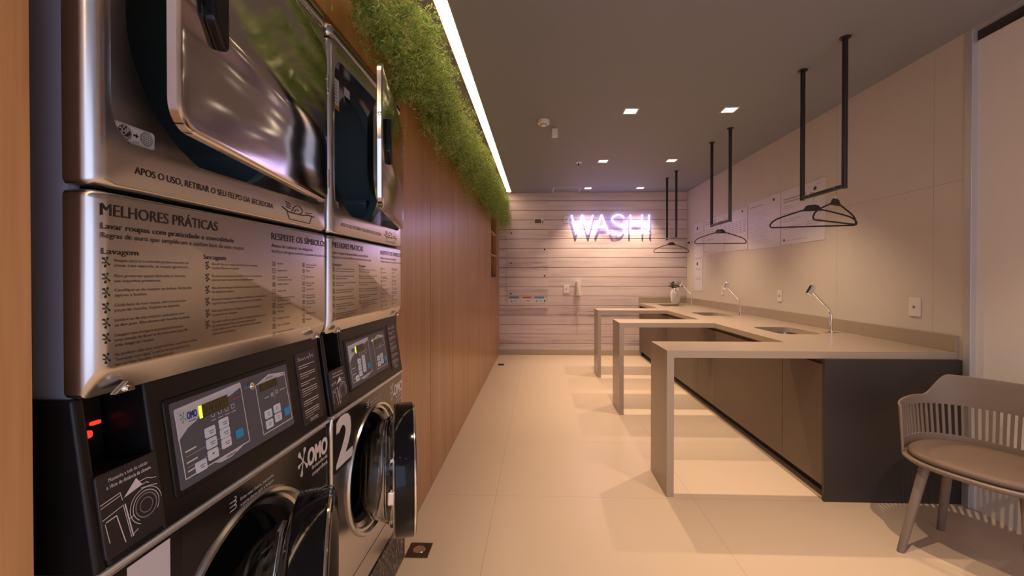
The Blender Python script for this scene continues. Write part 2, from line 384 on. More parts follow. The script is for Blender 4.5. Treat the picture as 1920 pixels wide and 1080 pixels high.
# ------------------------------------------------------------------ lamps
def downlight(x, y, label):
    e = empty('recessed_downlight', (x, y, HC), label, 'light', 'square ceiling downlights')
    s = 0.062
    mb = MB(); f = (((0, 0, 0)), (1, 0, 0), (0, 1, 0))
    for a0, a1, b0, b1 in ((-s, s, -s, -s + .012), (-s, s, s - .012, s), (-s, -s + .012, -s + .012, s - .012), (s - .012, s, -s + .012, s - .012)):
        mb.box(a0, a1, b0, b1, -0.006, 0.0)
    mb.build('frame', 'plate', e, smooth=0)
    MB().box(-s + .012, s - .012, -s + .012, s - .012, -0.003, 0.0).build('diffuser', 'down', e, smooth=0)
    ld = bpy.data.lights.new('downlight', 'SPOT'); ld.energy = DOWN_W; ld.color = WARM; ld.spot_size = R(93); ld.spot_blend = 0.9; ld.shadow_soft_size = 0.015
    lo = bpy.data.objects.new('downlight_beam', ld); COL.objects.link(lo); lo.location = (0, 0, -0.02); lo.parent = e
LN = {(0, 0): 'square ceiling downlight nearest the camera in the row left of the hanging rails', (0, 1): 'square ceiling downlight nearest the camera in the row beside the hanging rails',
      (1, 0): 'square ceiling downlight next to the small sprinkler head', (1, 1): 'second square ceiling downlight in the row beside the hanging rails',
      (2, 0): 'square ceiling downlight right of the thin ceiling hatch by the back wall', (2, 1): 'farthest square ceiling downlight, above the right half of the glowing sign'}
for j, y in enumerate((3.73, 5.33, 6.96)):
    for i, x in enumerate((0.79, 1.63)): downlight(x, y, LN[(j, i)])
for j, y in enumerate((1.43, -0.85)):
    for i, x in enumerate((0.79, 1.63)):
        downlight(x, y, 'square ceiling downlight over the near end of the room, out of view overhead')
e = empty('linear_led_light', (-0.51, 2.3, HC), 'long warm glowing light strip running along the ceiling beside the hanging greenery', 'light')
MB().box(-0.545, -0.475, YN, 7.2, HC - 0.005, HC).build('diffuser', 'led', e, off=(-0.51, 2.3, HC), smooth=0)
mb = MB(); mb.box(-0.551, -0.545, YN, 7.206, HC - 0.008, HC); mb.box(-0.475, -0.469, YN, 7.206, HC - 0.008, HC); mb.box(-0.545, -0.475, 7.2, 7.206, HC - 0.008, HC)
mb.build('profile', 'alu', e, off=(-0.51, 2.3, HC), smooth=0)

# neon sign
e = empty('neon_sign', (1.2, YB, 2.05), 'glowing white neon sign reading WASH! on the plank wall', 'sign')
NX = lambda px: 0.555 + (px - 1072) * 0.00903
Z0, Z1 = 2.065, 2.388; yn = YB - 0.042; rt = 0.0135
def zt(t): return Z0 + (Z1 - Z0) * t
letters = {'W': [[(1071.3, 1), (1080.8, 0), (1091.3, 1), (1101.8, 0), (1111.3, 1)]],
           'A': [[(1114, 0), (1127.3, 1), (1141.5, 0)], [(1119, .36), (1136.5, .36)]],
           'H': [[(1181, 1), (1181, 0)], [(1203, 1), (1203, 0)], [(1181, .54), (1203, .54)]],
           'exclamation_mark': [[(1215.7, 1), (1215.7, .19)], [(1215.7, .06), (1215.7, 0)]]}
sp = []
for a in range(20, 200, 15): sp.append((1158.5 + 11.5 * math.cos(R(a)), .76 + .24 * math.sin(R(a))))
sp += [(1149.5, .62), (1154, .56), (1160, .52), (1166, .46)]
for a in range(40, -175, -15): sp.append((1158.7 + 12.3 * math.cos(R(a)), .26 + .26 * math.sin(R(a))))
letters['S'] = [sp]
for nm, strokes in letters.items():
    mb = MB()
    for st in strokes: 
        pts = [(NX(x), yn, zt(t)) for x, t in st]
        if nm in 'WA' and len(pts) > 2:
            for a, b in zip(pts[:-1], pts[1:]): mb.tube([a, b], rt, 10)
        else: mb.tube(pts, rt, 10)
    mb.build('letter_' + nm.lower() if len(nm) == 1 else nm, 'neon', e, off=(1.2, YB, 2.05))
for px, t in ((1080.8, .05), (1101.8, .05), (1127, .9), (1158, .98), (1158, .02), (1181, .5), (1203, .5), (1215.7, .5)):
    MB().box(NX(px) - .006, NX(px) + .006, yn, YB, zt(t) - .006, zt(t) + .006).build('standoff', 'plate', e, off=(1.2, YB, 2.05), smooth=0)

# ------------------------------------------------------------------ laundry towers
W = 0.69; ZB = 0.2          # tower width, plinth height
def ang_list(hw, hh, r, n=96):
    A = [2 * math.pi * i / n for i in range(n)]
    for sx, sy in ((1, 1), (-1, 1), (-1, -1), (1, -1)):
        for t in range(0, 91, 15):
            a = R(t); A.append(math.atan2(sy * (hh - r + r * math.sin(a)), sx * (hw - r + r * math.cos(a))) % (2 * math.pi))
    A = sorted(set(round(a, 5) for a in A)); return A
def rr_rad(a, y0, y1, z0, z1, r, c):     # distance from c to a rounded rectangle along angle a (bisection)
    dy, dz = math.cos(a), math.sin(a); lo, hi = 0.0, 3.0
    def inside(t):
        y, z_ = c[0] + dy * t, c[1] + dz * t
        qy = abs(y - (y0 + y1) / 2) - ((y1 - y0) / 2 - r); qz = abs(z_ - (z0 + z1) / 2) - ((z1 - z0) / 2 - r)
        if qy <= 0 and qz <= 0: return True
        return math.hypot(max(qy, 0), max(qz, 0)) <= r if (qy > 0 and qz > 0) else max(qy, qz) <= r
    for _ in range(40):
        m_ = (lo + hi) / 2
        if inside(m_): lo = m_
        else: hi = m_
    return lo
def holed_front(y0, y1, z0, z1, inner, c, depth, ry, rz, rcorner=0.012, inner_depth=0.0):
    """pressed sheet front with softly rolled edges; inner: ('rect',y0,y1,z0,z1,r) or ('circ',R)"""
    hw, hh = (y1 - y0) / 2, (z1 - z0) / 2
    A = ang_list(hw, hh, rcorner)
    if inner[0] == 'rect':
        A = sorted(set(A + [a for a in ang_list((inner[2] - inner[1]) / 2, (inner[4] - inner[3]) / 2, inner[5])]))
        fin = lambda a: rr_rad(a, *inner[1:], c)
    else: fin = lambda a: inner[1]
    loops = []
    for k in [None] + list(range(0, 91, 15)):
        if k is None: x, iy, iz = -depth, 0, 0
        else:
            t = R(k); x = -ry * (1 - math.sin(t)); iy = ry * (1 - math.cos(t)); iz = rz * (1 - math.cos(t))
        l = []
        for a in A:
            rad = rr_rad(a, y0 + iy, y1 - iy, z0 + iz, z1 - iz, rcorner, c); l.append((x, c[0] + rad * math.cos(a), c[1] + rad * math.sin(a)))
        loops.append(l)
    li = [(0, c[0] + fin(a) * math.cos(a), c[1] + fin(a) * math.sin(a)) for a in A]
    loops.append(li)
    if inner_depth > 0: loops.append([(-inner_depth, p[1], p[2]) for p in li])
    return MB().loft(loops, False, False)
def solid_front(y0, y1, z0, z1, depth, ry, rz, rzb=None):
    rzb = rzb or rz; loops = []
    for k in [None] + list(range(0, 91, 15)):
        if k is None: x, iy, it, ib = -depth, 0, 0, 0
        else:
            t = R(k); x = -ry * (1 - math.sin(t)); iy = ry * (1 - math.cos(t)); it = rz * (1 - math.cos(t)); ib = rzb * (math.sin(t) if rzb > rz else 1 - math.cos(t))
        loops.append([(x, b, c_) for b, c_ in rr(y1 - y0 - 2 * iy, z1 - z0 - it - ib, 0.012, 4, (y0 + y1) / 2, (z0 + z1 + ib - it) / 2)])
    return MB().loft(loops, False, True)

OFF = (0, 0, ZB)
FACE = ((0.0008, 0, 0), (0, 1, 0), (0, 0, 1))       # frame of the front plane: u = along the wall, v = up
SL = 0.14; ln = math.hypot(SL, 1)
SLV = Vector((-SL / ln, 0, 1 / ln))
SLF = ((0.0, 0, 0.915), (0, 1, 0), tuple(SLV))      # frame of the slanted control fascia
def sv(zz): return (zz - 0.915) * ln
def splat(mb, fr, cx, cy, s, d=0):
    for a, l, wd in ((72, .9, .34), (135, 1.0, .36), (198, .8, .28), (255, 1.05, .36), (318, .95, .30)):
        c_, s_ = math.cos(R(a)), math.sin(R(a)); pts = []
        for t, q in ((0, .34), (.35, .30), (.55, .42), (.78, 1), (.92, 1), (1, .5)): pts.append((t * l, q * wd / 2))
        pts = pts + [(p[0], -p[1]) for p in reversed(pts)]
        mb.flat([(cx + s * (p[0] * c_ - p[1] * s_) * .8, cy + s * (p[0] * s_ + p[1] * c_)) for p in pts], fr, d)
def asterisk(mb, fr, cx, cy, s, d=0): splat(mb, fr, cx, cy, s, d)

LAV = ["Roupas escuras e coloridas podem manchar as|claras. Lave separado, as roupas agradecem.", "Para preservar peças delicadas e íntimas,|use saquinhos protetores.",
       "Certifique-se de esvaziar os bolsos, fechando|zíperes e botões.", "Cuide bem de suas roupas, não misture com|peças de cozinha, limpeza ou tapetes.",
       "Lembre-se de não misturar suas peças com|as dos pets. Elas devem ser lavadas à parte.", "Lavagem com dosagem automática da marca|mais amada do Brasil e do amaciante que dá|vida longa às roupas.",
       "Se preferir não usar os produtos, escolha o ciclo|\"Somente com água\" e utilize sempre produtos|em versões líquidas, nunca em pó."]
SEC = ["Sacudir bem as roupas antes de secar evita que|as peças fiquem enrugadas.", "Durante o processo, evite abrir a porta da secadora,|para que suas roupas sequem adequadamente.",
       "Não sobrecarregue a secadora, suas peças precisam|de espaço para girar.", "Para secar roupas com zíperes, certifique-se de fechá-los|e garantir que estejam prontos para serem inseridos.",
       "Não é permitido secar roupas de borracha e plástico|ou limpeza nas máquinas.", "Ao abrir o filtro, para retirar o felpo, faça isso com a|porta bem aberta. Não seque peças que possam|soltar felpos com o filtro da secadora cheio para a|segurança do processo."]
SY1 = ["Não lavar", "Lavagem normal", "Lavagem delicada|em temperatura reduzida", "Lavagem a máquina", "Lavagem à mão", "Lavagem à temperatura média|em processo delicado",
       "Lavagem à temperatura|em máquina", "Não torcer", "Secagem na vertical", "Secar na horizontal", "Secar na vertical à sombra|sem torcer"]
SY2 = ["Não usar branqueador|à base de cloro", "Alvejar", "Passar a ferro", "Passar em baixa|temperatura", "Limpeza a seco", "Secar em máquina|temperatura baixa", "Secar em máquina|temperatura média", "Não secar", "Não passar a ferro", "Não limpar"]

def make_tower():
    e = empty('washer_dryer_stack', (-0.65, 0.600, ZB), 'nearest stainless dryer-over-washer tower, its instructions panel largest at the left', 'laundry machine', 'stacked washer dryers')
    P = lambda mb, name, mat, **k: mb.build(name, mat, e, off=OFF, **k)
    # ---- enamelled cabinet (open at the front)
    mb = MB(); t = 0.015; a, b = 0.008, W - 0.008
    mb.box(-0.70, -0.046, a, a + t, ZB, 2.14); mb.box(-0.70, -0.046, b - t, b, ZB, 2.14)
    mb.box(-0.70, -0.685, a + t, b - t, ZB, 2.14); mb.box(-0.685, -0.046, a + t, b - t, 2.12, 2.14); mb.box(-0.685, -0.046, a + t, b - t, ZB, ZB + t)
    mb.box(-0.685, -0.046, a + t, b - t, 1.17, 1.19)
    P(mb, 'cabinet', 'side', smooth=0)
    # ---- dryer
    P(solid_front(0, W, 2.104, 2.145, 0.045, 0.02, 0.012), 'top_trim', 'steel')
    rec = ('rect', 0.028, W - 0.025, 1.558, 2.05, 0.05)
    P(holed_front(0, W, 1.484, 2.100, rec, (W / 2, 1.80), 0.046, 0.022, 0.008, inner_depth=0.05), 'dryer_front', 'steel')
    A = ang_list(0.32, 0.25, 0.05); c = (0.345, 1.80)
    l0 = [(-0.05, c[0] + rr_rad(q, 0.026, W - 0.023, 1.556, 2.052, 0.05, c) * math.cos(q), c[1] + rr_rad(q, 0.026, W - 0.023, 1.556, 2.052, 0.05, c) * math.sin(q)) for q in A]
    l1 = [(-0.05, c[0] + 0.243 * math.cos(q), c[1] + 0.243 * math.sin(q)) for q in A]; l2 = [(-0.065, c[0] + 0.238 * math.cos(q), c[1] + 0.238 * math.sin(q)) for q in A]
    P(MB().loft([l0, l1, l2], False, False), 'bulkhead', 'steel')
    dr = P(MB().lathe([(-0.058, 0.241), (-0.10, 0.243), (-0.11, 0.30), (-0.60, 0.30), (-0.62, 0.29), (-0.62, 0.02)], (0, c[0], c[1]), 'x', 48, cap1=True), 'dryer_drum', 'drum')
    for q in (205, 330, 85):
        mb = MB(); d = Vector((0, math.cos(R(q)), math.sin(R(q)))); tt = Vector((0, -math.sin(R(q)), math.cos(R(q)))); o = Vector((0, c[0], c[1]))
        mb.loft([[o + Vector((x, 0, 0)) + d * 0.299 + tt * s_ for s_ in (-0.045, 0.045)] + [o + Vector((x, 0, 0)) + d * 0.235 + tt * s_ for s_ in (0.012, -0.012)] for x in (-0.115, -0.60)])
        mb.build('baffle', 'drum', dr, off=OFF, bevel=0.006)
    # lint sticker on the bulkhead
    FB = ((-0.0492, 0, 0), (0, 1, 0), (0, 0, 1))
    mb = MB(); ys, zs = 0.080, 1.578; mb.flat(rr(0.074, 0.030, 0.005, 4, ys + 0.037, zs + 0.015), FB)
    mb.cur = 1
    mb.strip(rr(0.071, 0.027, 0.004, 4, ys + 0.037, zs + 0.015), FB, 0.0005, 0.0003, True)
    for cx in (0.018, 0.058):
        mb.ring((ys + cx, zs + 0.0155), 0.0115, 0.0122, FB, 0.0003, 20)
        for i in range(-3, 4):
            hh = math.sqrt(0.0115 ** 2 - (i * 0.0033) ** 2)
            mb.strip([(ys + cx + i * 0.0033, zs + 0.0155 - hh), (ys + cx + i * 0.0033, zs + 0.0155 + hh)], FB, 0.0006, 0.0003)
            mb.strip([(ys + cx - hh, zs + 0.0155 + i * 0.0033), (ys + cx + hh, zs + 0.0155 + i * 0.0033)], FB, 0.0006, 0.0003)
    for i, j in ((-2, 2), (-1, 1), (0, 2), (1, -1), (2, 0), (1, -2), (-1, -1), (0, -2), (-3, 0), (2, -1)):
        mb.flat([(ys + 0.018 + i * .0033, zs + .0155 + j * .0033), (ys + .018 + (i + 1) * .0033, zs + .0155 + j * .0033), (ys + .018 + (i + 1) * .0033, zs + .0155 + (j + 1) * .0033), (ys + .018 + i * .0033, zs + .0155 + (j + 1) * .0033)], FB, 0.0004)
    mb.flat([(ys + .033, zs + .014), (ys + .038, zs + .014), (ys + .038, zs + .011), (ys + .043, zs + .0155), (ys + .038, zs + .020), (ys + .038, zs + .017), (ys + .033, zs + .017)], FB, 0.0003)
    mb.text('LIMPO', FB, ys + 0.033, zs + 0.003, 0.0026, d=0.0003)
    P(mb, 'lint_filter_sticker', ['label', 'print'], smooth=None)
    # upper left warning labels in the recess
    mb = MB(); mb.flat([(0.04, 1.93), (0.16, 1.93), (0.16, 2.03), (0.04, 2.03)], FB); mb.cur = 1
    for i in range(7): mb.strip([(0.05, 2.018 - i * 0.011), (0.145, 2.018 - i * 0.011)], FB, 0.003, 0.0004)
    mb.cur = 2; mb.flat([(0.04, 1.925), (0.16, 1.925), (0.16, 1.94), (0.04, 1.94)], FB, 0.0005)
    P(mb, 'warning_label', ['label', 'greyprint', 'orange'], smooth=None)
    mb = MB(); mb.flat([(0.20, 2.0), (0.245, 2.0), (0.245, 2.03), (0.20, 2.03)], FB); P(mb, 'rating_label', 'label', smooth=None)
    mb = MB(); mb.text('APOS O USO, RETIRAR O SEU FELPO DA SECADORA', FACE, 0.065, 1.515, 0.0115, 0.357, bold=0.006); P(mb, 'lint_lettering', 'print', smooth=None)
    # basin pictogram
    mb = MB(); wd = 0.0022; q = lambda a: [(0.46 + x * 0.001, 1.50 + y_ * 0.001) for x, y_ in a]
    mb.strip(q([(0, 26), (28, 17), (95, 17), (118, 22), (152, 20)]), FACE, 0.003); mb.strip(q([(20, 17), (30, -1), (128, -1), (138, 19)]), FACE, wd)
    mb.strip(q([(40, 20), (52, 34), (66, 40), (80, 38), (92, 30), (88, 22), (76, 18)]), FACE, wd); mb.strip(q([(52, 20), (60, 28), (72, 27)]), FACE, wd)
    mb.strip(q([(105, 26), (140, 29)]), FACE, wd)
    for i in range(3): mb.strip(q([(16 - i * 1, 30 + i * 6), (34 + i * 1, 26 + i * 6)]), FACE, wd)
    P(mb, 'basin_pictogram', 'print', smooth=None)
    # ---- dryer door, standing ajar
    hy = 0.658; dw, dh = 0.672, 0.462; zc = 1.797
    door = MB()
    loops = []
    for x, i in ((-0.018, 0.004), (-0.016, 0.0), (-0.004, 0.0), (-0.001, 0.003), (0.0, 0.008)):
        loops.append([(x, b_, c_) for b_, c_ in rr(dw - 2 * i, dh - 2 * i, 0.04, 8, -dw / 2, 0)])
    door.loft(loops)
    do = door.build('dryer_door', 'steel_door', e, loc=(0.019, hy, zc - ZB), rot=(0, 0, R(9.9)))
    mb = MB(); mb.loft([[(x, b_, c_) for b_, c_ in rr(2 * r_, 2 * r_ * 0.92, r_ * 0.5, 8, -dw / 2 + 0.0, 0)] for x, r_ in ((-0.018, 0.205), (-0.05, 0.195), (-0.075, 0.16), (-0.078, 0.15))]); mb.build('door_liner', 'steel', do)
    mb = MB()
    hp = [(-0.042, 0.075), (0.0, 0.075), (0.0, -0.062), (-0.005, -0.070), (-0.014, -0.066), (-0.042, -0.034)]
    hp = [(a_ - dw + 0.100, b_ - 0.008) for a_, b_ in hp]
    mb.prism(hp, ((0, 0, 0), (0, 1, 0), (0, 0, 1)), -0.001, 0.018); mb.build('door_handle', 'blackgloss', do, bevel=0.005)
    for zz in (-0.155, 0.130):
        mb = MB(); mb.tube([(-0.004, 0.004, zz - 0.028), (-0.004, 0.004, zz + 0.028)], 0.006, 10)
        for q_ in (-0.014, 0.014): mb.tube([(-0.004, 0.004, zz + q_ - 0.001), (-0.004, 0.004, zz + q_ + 0.001)], 0.0075, 10)
        mb.build('hinge', 'chrome', do)
    mb = MB(); mb.lathe([(0, 0.006), (-0.002, 0.006), (-0.003, 0.003)], (-0.009, -dw, 0.06), 'y', 12, cap1=True); mb.build('edge_screw', 'chrome', do)
    # ---- lower steel panel with the instructions
    P(solid_front(0, W, 1.168, 1.480, 0.046, 0.022, 0.008, 0.040), 'lower_panel', 'steel')
    mb = MB()
    mb.text('MELHORES PRÁTICAS', FACE, 0.0115, 1.4415, 0.0178, 0.230, bold=0.008)
    mb.text('Lavar roupas com praticidade e comodidade', FACE, 0.0115, 1.4215, 0.0088, 0.276, bold=0.012)
    mb.text('Regras de ouro que simplificam e cuidam bem de suas roupas', FACE, 0.0115, 1.408, 0.0078, 0.306)
    mb.text('Lavagem', FACE, 0.0125, 1.3835, 0.0088, 0.0575, bold=0.008)
    mb.text('Secagem', FACE, 0.205, 1.3835, 0.0088, 0.058, bold=0.008)
    P(mb, 'practices_heading', 'print', smooth=None); mb = MB()
    mb.text('RESPEITE OS SÍMBOLOS', FACE, 0.415, 1.440, 0.0160, 0.262, bold=0.008)
    mb.text('Antes de colocar na máquina', FACE, 0.415, 1.4215, 0.0080, 0.188, bold=0.012)
    mb.text('Verifique obrigatoriamente a etiqueta de cada roupa', FACE, 0.415, 1.408, 0.0072, 0.270)
    P(mb, 'symbols_heading', 'print', smooth=None)
    mb = MB()
    for i, t_ in enumerate(LAV):
        zz = (1.372, 1.348, 1.326, 1.303, 1.280, 1.257, 1.227)[i]
        asterisk(mb, FACE, 0.0190, zz, 0.0085)
        for j, l in enumerate(t_.split('|')): mb.text(l, FACE, 0.031, zz + 0.0005 - j * 0.0078, 0.0044, 0.0032 * len(l), bold=0.004)
    for i, t_ in enumerate(SEC):
        zz = (1.372, 1.348, 1.324, 1.301, 1.278, 1.256)[i]
        asterisk(mb, FACE, 0.2145, zz, 0.0085)
        for j, l in enumerate(t_.split('|')): mb.text(l, FACE, 0.226, zz + 0.0005 - j * 0.0078, 0.0044, 0.00295 * len(l), bold=0.004)
    P(mb, 'body_lettering', 'print', smooth=None)
    mb = MB()
    for col_, (tx, n_) in enumerate(((SY1, 11), (SY2, 10))):
        for i, t_ in enumerate(tx):
            x0 = (0.424, 0.556)[col_]; zz = 1.381 - i * 0.0171 + (0 if col_ == 0 else 0.0005); kind = (i * 3 + col_) % 5; s_ = 0.0052
            if col_ == 1 and i == 0: mb.strip([(x0 - s_, zz - s_), (x0 + s_, zz - s_), (x0, zz + s_)], FACE, 0.001, 0, True)
            elif kind in (0, 3): mb.strip([(x0 - s_, zz + s_), (x0 - s_ * .8, zz - s_), (x0 + s_ * .8, zz - s_), (x0 + s_, zz + s_)], FACE, 0.0009, 0, kind == 3)
            elif kind in (1, 4): mb.ring((x0, zz), s_ - 0.001, s_, FACE, 0, 16)
            else: mb.strip([(x0 - s_, zz - s_), (x0 + s_, zz - s_), (x0 + s_, zz + s_), (x0 - s_, zz + s_)], FACE, 0.0009, 0, True)
            if i % 3 == 0: mb.strip([(x0 - s_, zz - s_), (x0 + s_, zz + s_)], FACE, 0.0008); mb.strip([(x0 - s_, zz + s_), (x0 + s_, zz - s_)], FACE, 0.0008)
            elif i % 3 == 1: mb.strip([(x0 - s_ * .5, zz), (x0 + s_ * .5, zz)], FACE, 0.001)
            for j, l in enumerate(t_.split('|')): mb.text(l, FACE, x0 + 0.014, zz - 0.001 - j * 0.0066, 0.0042, 0.0027 * len(l), bold=0.004)
        P(mb, 'care_symbols', 'print', smooth=None); mb = MB()
    for yb in (0.050, W - 0.060):
        mb = MB(); mb.flat([(yb - 0.020, 1.1695), (yb + 0.016, 1.1695), (yb + 0.012, 1.180), (yb + 0.003, 1.186)], FACE, -0.001 - 0.005)
        fr = ((-0.004, 0, 0), (0, 1, 0), (0, 0, 1))
        mb.prism([(yb - 0.018, 1.168), (yb + 0.014, 1.168), (yb + 0.012, 1.179), (yb + 0.003, 1.184)], fr, -0.006, 0.0035)
        mb.lathe([(0.0, 0.0055), (0.004, 0.005), (0.0055, 0.003)], (-0.001, yb - 0.001, 1.174), 'x', 12, cap1=True)
        P(mb, 'panel_bolt', 'chrome')
    # ---- control housing: slanted black fascia, card bay at the left
    prof = lambda y: [(-0.60, y, 0.906), (0.0, y, 0.906), (0.0, y, 0.915), (-SL * 0.252, y, 1.167), (-0.60, y, 1.167)]
    mb = MB(); mb.loft([prof(0.0), prof(0.018)]); mb.loft([prof(0.114), prof(W)])
    bay = lambda y: [(-0.60, y, 0.906), (0.0, y, 0.906), (0.0, y, 0.915), (-SL * 0.130, y, 1.045), (-0.10, y, 1.035), (-0.11, y, 1.167), (-0.60, y, 1.167)]
    mb.loft([bay(0.018), bay(0.114)]); P(mb, 'control_housing', 'black', bevel=0.005)
    mb = MB(); mb.prism(rr(0.016, 0.006, 0.002, 3, 0.095, 1.102), ((-0.1035, 0, 0), (0, 1, 0), (0, 0, 1)), 0, 0.004); mb.prism(rr(0.010, 0.012, 0.004, 4, 0.084, 1.086), ((-0.1035, 0, 0), (0, 1, 0), (0, 0, 1)), 0, 0.004)
    P(mb, 'scanner_lamp', 'redled')
    mb = MB(); mb.prism(rr(0.022, 0.09, 0.003, 3, 0.055, 1.10), ((-0.107, 0, 0), (0, 1, 0), (0, 0, 1)), -0.002, 0.012); P(mb, 'card_slot', 'blackgloss', bevel=0.002)
    # phone guide label plate below the bay
    LB = lambda d=0.004: (tuple(Vector(SLF[0]) + Vector(SLF[1]).cross(SLV) * d), SLF[1], SLF[2])
    mb = MB(); mb.prism(rr(0.102, 0.128, 0.006, 4, 0.064, 0.070), SLF, -0.002, 0.004); P(mb, 'guide_plate', 'labelblack', bevel=0.0015)
    F2 = LB(0.0045); mb = MB(); lw = 0.0011
    mb.text('Mantenha a tela do celular', F2, 0.064, 0.1185, 0.0056, 0.066, 'c', 0.004); mb.text('a 10cm de distância da câmera', F2, 0.064, 0.1085, 0.0056, 0.074, 'c', 0.012)
    mb.strip([(0.015, 0.090), (0.046, 0.095), (0.048, 0.082)], F2, lw); mb.strip([(0.015, 0.085), (0.046, 0.0905)], F2, lw)
    mb.strip([(0.015, 0.067), (0.048, 0.074)], F2, lw)
    mb.strip([(0.048, 0.074), (0.054, 0.020)], F2, lw); mb.strip([(0.051, 0.074), (0.057, 0.020)], F2, 0.002)
    mb.strip([(0.018, 0.060), (0.021, 0.030)], F2, lw); mb.strip([(0.020, 0.062), (0.036, 0.064), (0.044, 0.018)], F2, 0.0016)
    mb.ring((0.085, 0.055), 0.0225, 0.0236, F2, 0, 40, -40, 230); mb.ring((0.085, 0.055), 0.0275, 0.0285, F2, 0, 40, 0, 240)
    mb.strip([(0.055, 0.048), (0.062, 0.050)], F2, lw); mb.strip([(0.057, 0.022), (0.066, 0.026)], F2, lw)
    mb.flat([(0.050, 0.084), (0.074, 0.105), (0.083, 0.090), (0.074, 0.0885)], F2); mb.flat([(0.050, 0.084), (0.074, 0.105), (0.080, 0.094)], F2, 0.0001)
    mb.strip([(0.078, 0.097), (0.092, 0.097), (0.100, 0.093), (0.108, 0.091)], F2, lw); mb.strip([(0.082, 0.090), (0.090, 0.091), (0.094, 0.088)], F2, lw); mb.strip([(0.080, 0.085), (0.098, 0.082), (0.108, 0.079)], F2, lw)
    P(mb, 'guide_drawing', 'white', smooth=None)
    mb = MB(); mb.ring((0.085, 0.055), 0.0175, 0.0195, F2, 0, 36); mb.ring((0.085, 0.055), 0.0105, 0.012, F2, 0, 36); P(mb, 'lens_drawing', 'greyprint', smooth=None)
    # keypad
    y0k, y1k, s0, s1 = 0.152, 0.512, sv(0.957), sv(1.116)
    fr_ = MB(); fr_.prism(rr(y1k - y0k + 0.02, s1 - s0 + 0.02, 0.006, 4, (y0k + y1k) / 2, (s0 + s1) / 2), SLF, -0.004, 0.003); P(fr_, 'keypad_bezel', 'black', bevel=0.002)
    kp = MB(); kp.prism(rr(y1k - y0k, s1 - s0, 0.004, 4, (y0k + y1k) / 2, (s0 + s1) / 2), SLF, 0.0, 0.004); kp = P(kp, 'keypad', 'keypad')
    F3 = LB(0.0046); H3 = s1 - s0
    K = lambda y, t: (y, s0 + t * H3)
    mb = MB()      # pale printed fields
    mb.flat([K(.160, .92), K(.335, .97), K(.335, .90), K(.30, .84), K(.225, .80), K(.205, .70), K(.185, .66), K(.160, .55)], F3, 0)
    mb.flat([K(.236, .10), K(.25, .065), K(.283, .06), K(.31, .10), K(.325, .14)], F3, 0)
    mb.flat([K(.385, .84), K(.435, .94), K(.497, .86), K(.497, .84)], F3, 0)
    mb.build('printed_field', 'keylight', kp, off=OFF, smooth=None)
    mb = MB()
    mb.strip([K(.160, .90), K(.165, .10), K(.340, .13), K(.335, .95)], F3, 0.0022, 0.0001, True)
    mb.strip([K(.383, .84), K(.388, .10), K(.505, .11), K(.498, .88), K(.435, .93)], F3, 0.0022, 0.0001, True)
    for t_ in (.40, .27, .17): mb.strip([K(.172, t_), K(.196, t_ + .005)], F3, 0.0028, 0.0002)
    for t_ in (.34, .215): mb.strip([K(.172, t_), K(.262, t_ + .02)], F3, 0.0006, 0.0002)
    for i in range(4):
        yy = .243 + i * .019; mb.strip([K(yy, .665), K(yy + .008, .665), K(yy + .009, .715), K(yy - .001, .715)], F3, 0.0012, 0.0002, True); mb.strip([K(yy - .002, .62), K(yy + .011, .622)], F3, 0.0014, 0.0002)
    mb.strip([K(.408, .605), K(.425, .61)], F3, 0.0018, 0.0002); mb.strip([K(.470, .63), K(.492, .635)], F3, 0.0018, 0.0002); mb.strip([K(.447, .55), K(.447, .70)], F3, 0.0008, 0.0002)
    mb.ring(K(.438, .615), .003, .005, F3, .0002, 12); mb.ring(K(.457, .63), .003, .005, F3, .0002, 12)
    mb.build('printed_line', 'white', kp, off=OFF, smooth=None)
    mb = MB(); splat(mb, F3, .177, s0 + .80 * H3, 0.011, 0.0003); mb.build('splash_logo', 'green', kp, off=OFF, smooth=None)
    mb = MB(); mb.text('OMO', F3, .186, s0 + .755 * H3, 0.013, .023, bold=0.03, d=0.0003); mb.strip([K(.188, .725), K(.206, .725)], F3, .0015, .0003); mb.build('brand_lettering', 'navy', kp, off=OFF, smooth=None)
    mb = MB(); mb.text('LAVADORA', F3, .281, s0 + .075 * H3, 0.0045, .028, 'c', 0.01, 0.0003); mb.build('caption_lettering', 'navy', kp, off=OFF, smooth=None); mb = MB(); mb.text('SECADORA', F3, .437, s0 + .873 * H3, 0.0045, .028, 'c', 0.01, 0.0003); mb.build('caption_lettering', 'navy', kp, off=OFF, smooth=None)
    mb = MB(); mb.strip([K(.300, .775), K(.334, .79)], F3, .0022, .0003); mb.build('red_caption', 'redprint', kp, off=OFF, smooth=None)
    for (ya, yb_, ta, tb) in ((.214, .292, .70, .86), (.397, .463, .72, .84)):
        mb = MB(); mb.prism([K(ya, ta), K(yb_, ta + .01), K(yb_, tb + .01), K(ya, tb)], F3, 0, .0006)
        d_ = mb.build('display', 'lcd', kp, off=OFF, smooth=0)
    mb = MB(); mb.flat([K(.213, .705), K(.221, .705), K(.221, .86), K(.213, .86)], F3, .0011); mb.build('lit_segment', 'lcdlit', kp, off=OFF, smooth=None)
    mb = MB()
    for i in range(5): mb.strip([K(.230 + i * .0115, .73), K(.237 + i * .0115, .73), K(.238 + i * .0115, .83), K(.231 + i * .0115, .83)], F3, .0012, .0012, True)
    mb.build('display_digit', 'lcddig', kp, off=OFF, smooth=None)
    def button(y, t, mt='button', w_=.027, h_=.020):
        mb = MB(); mb.prism(rr(w_, h_, .003, 3, y, s0 + t * H3), F3, 0, .0012); mb.build('button', mt, kp, off=OFF)
    for y, t in ((.234, .50), (.234, .36), (.234, .22), (.272, .53), (.272, .40), (.272, .27), (.202, .155)): button(y, t)
    button(.312, .30, 'blue', .022, .019)
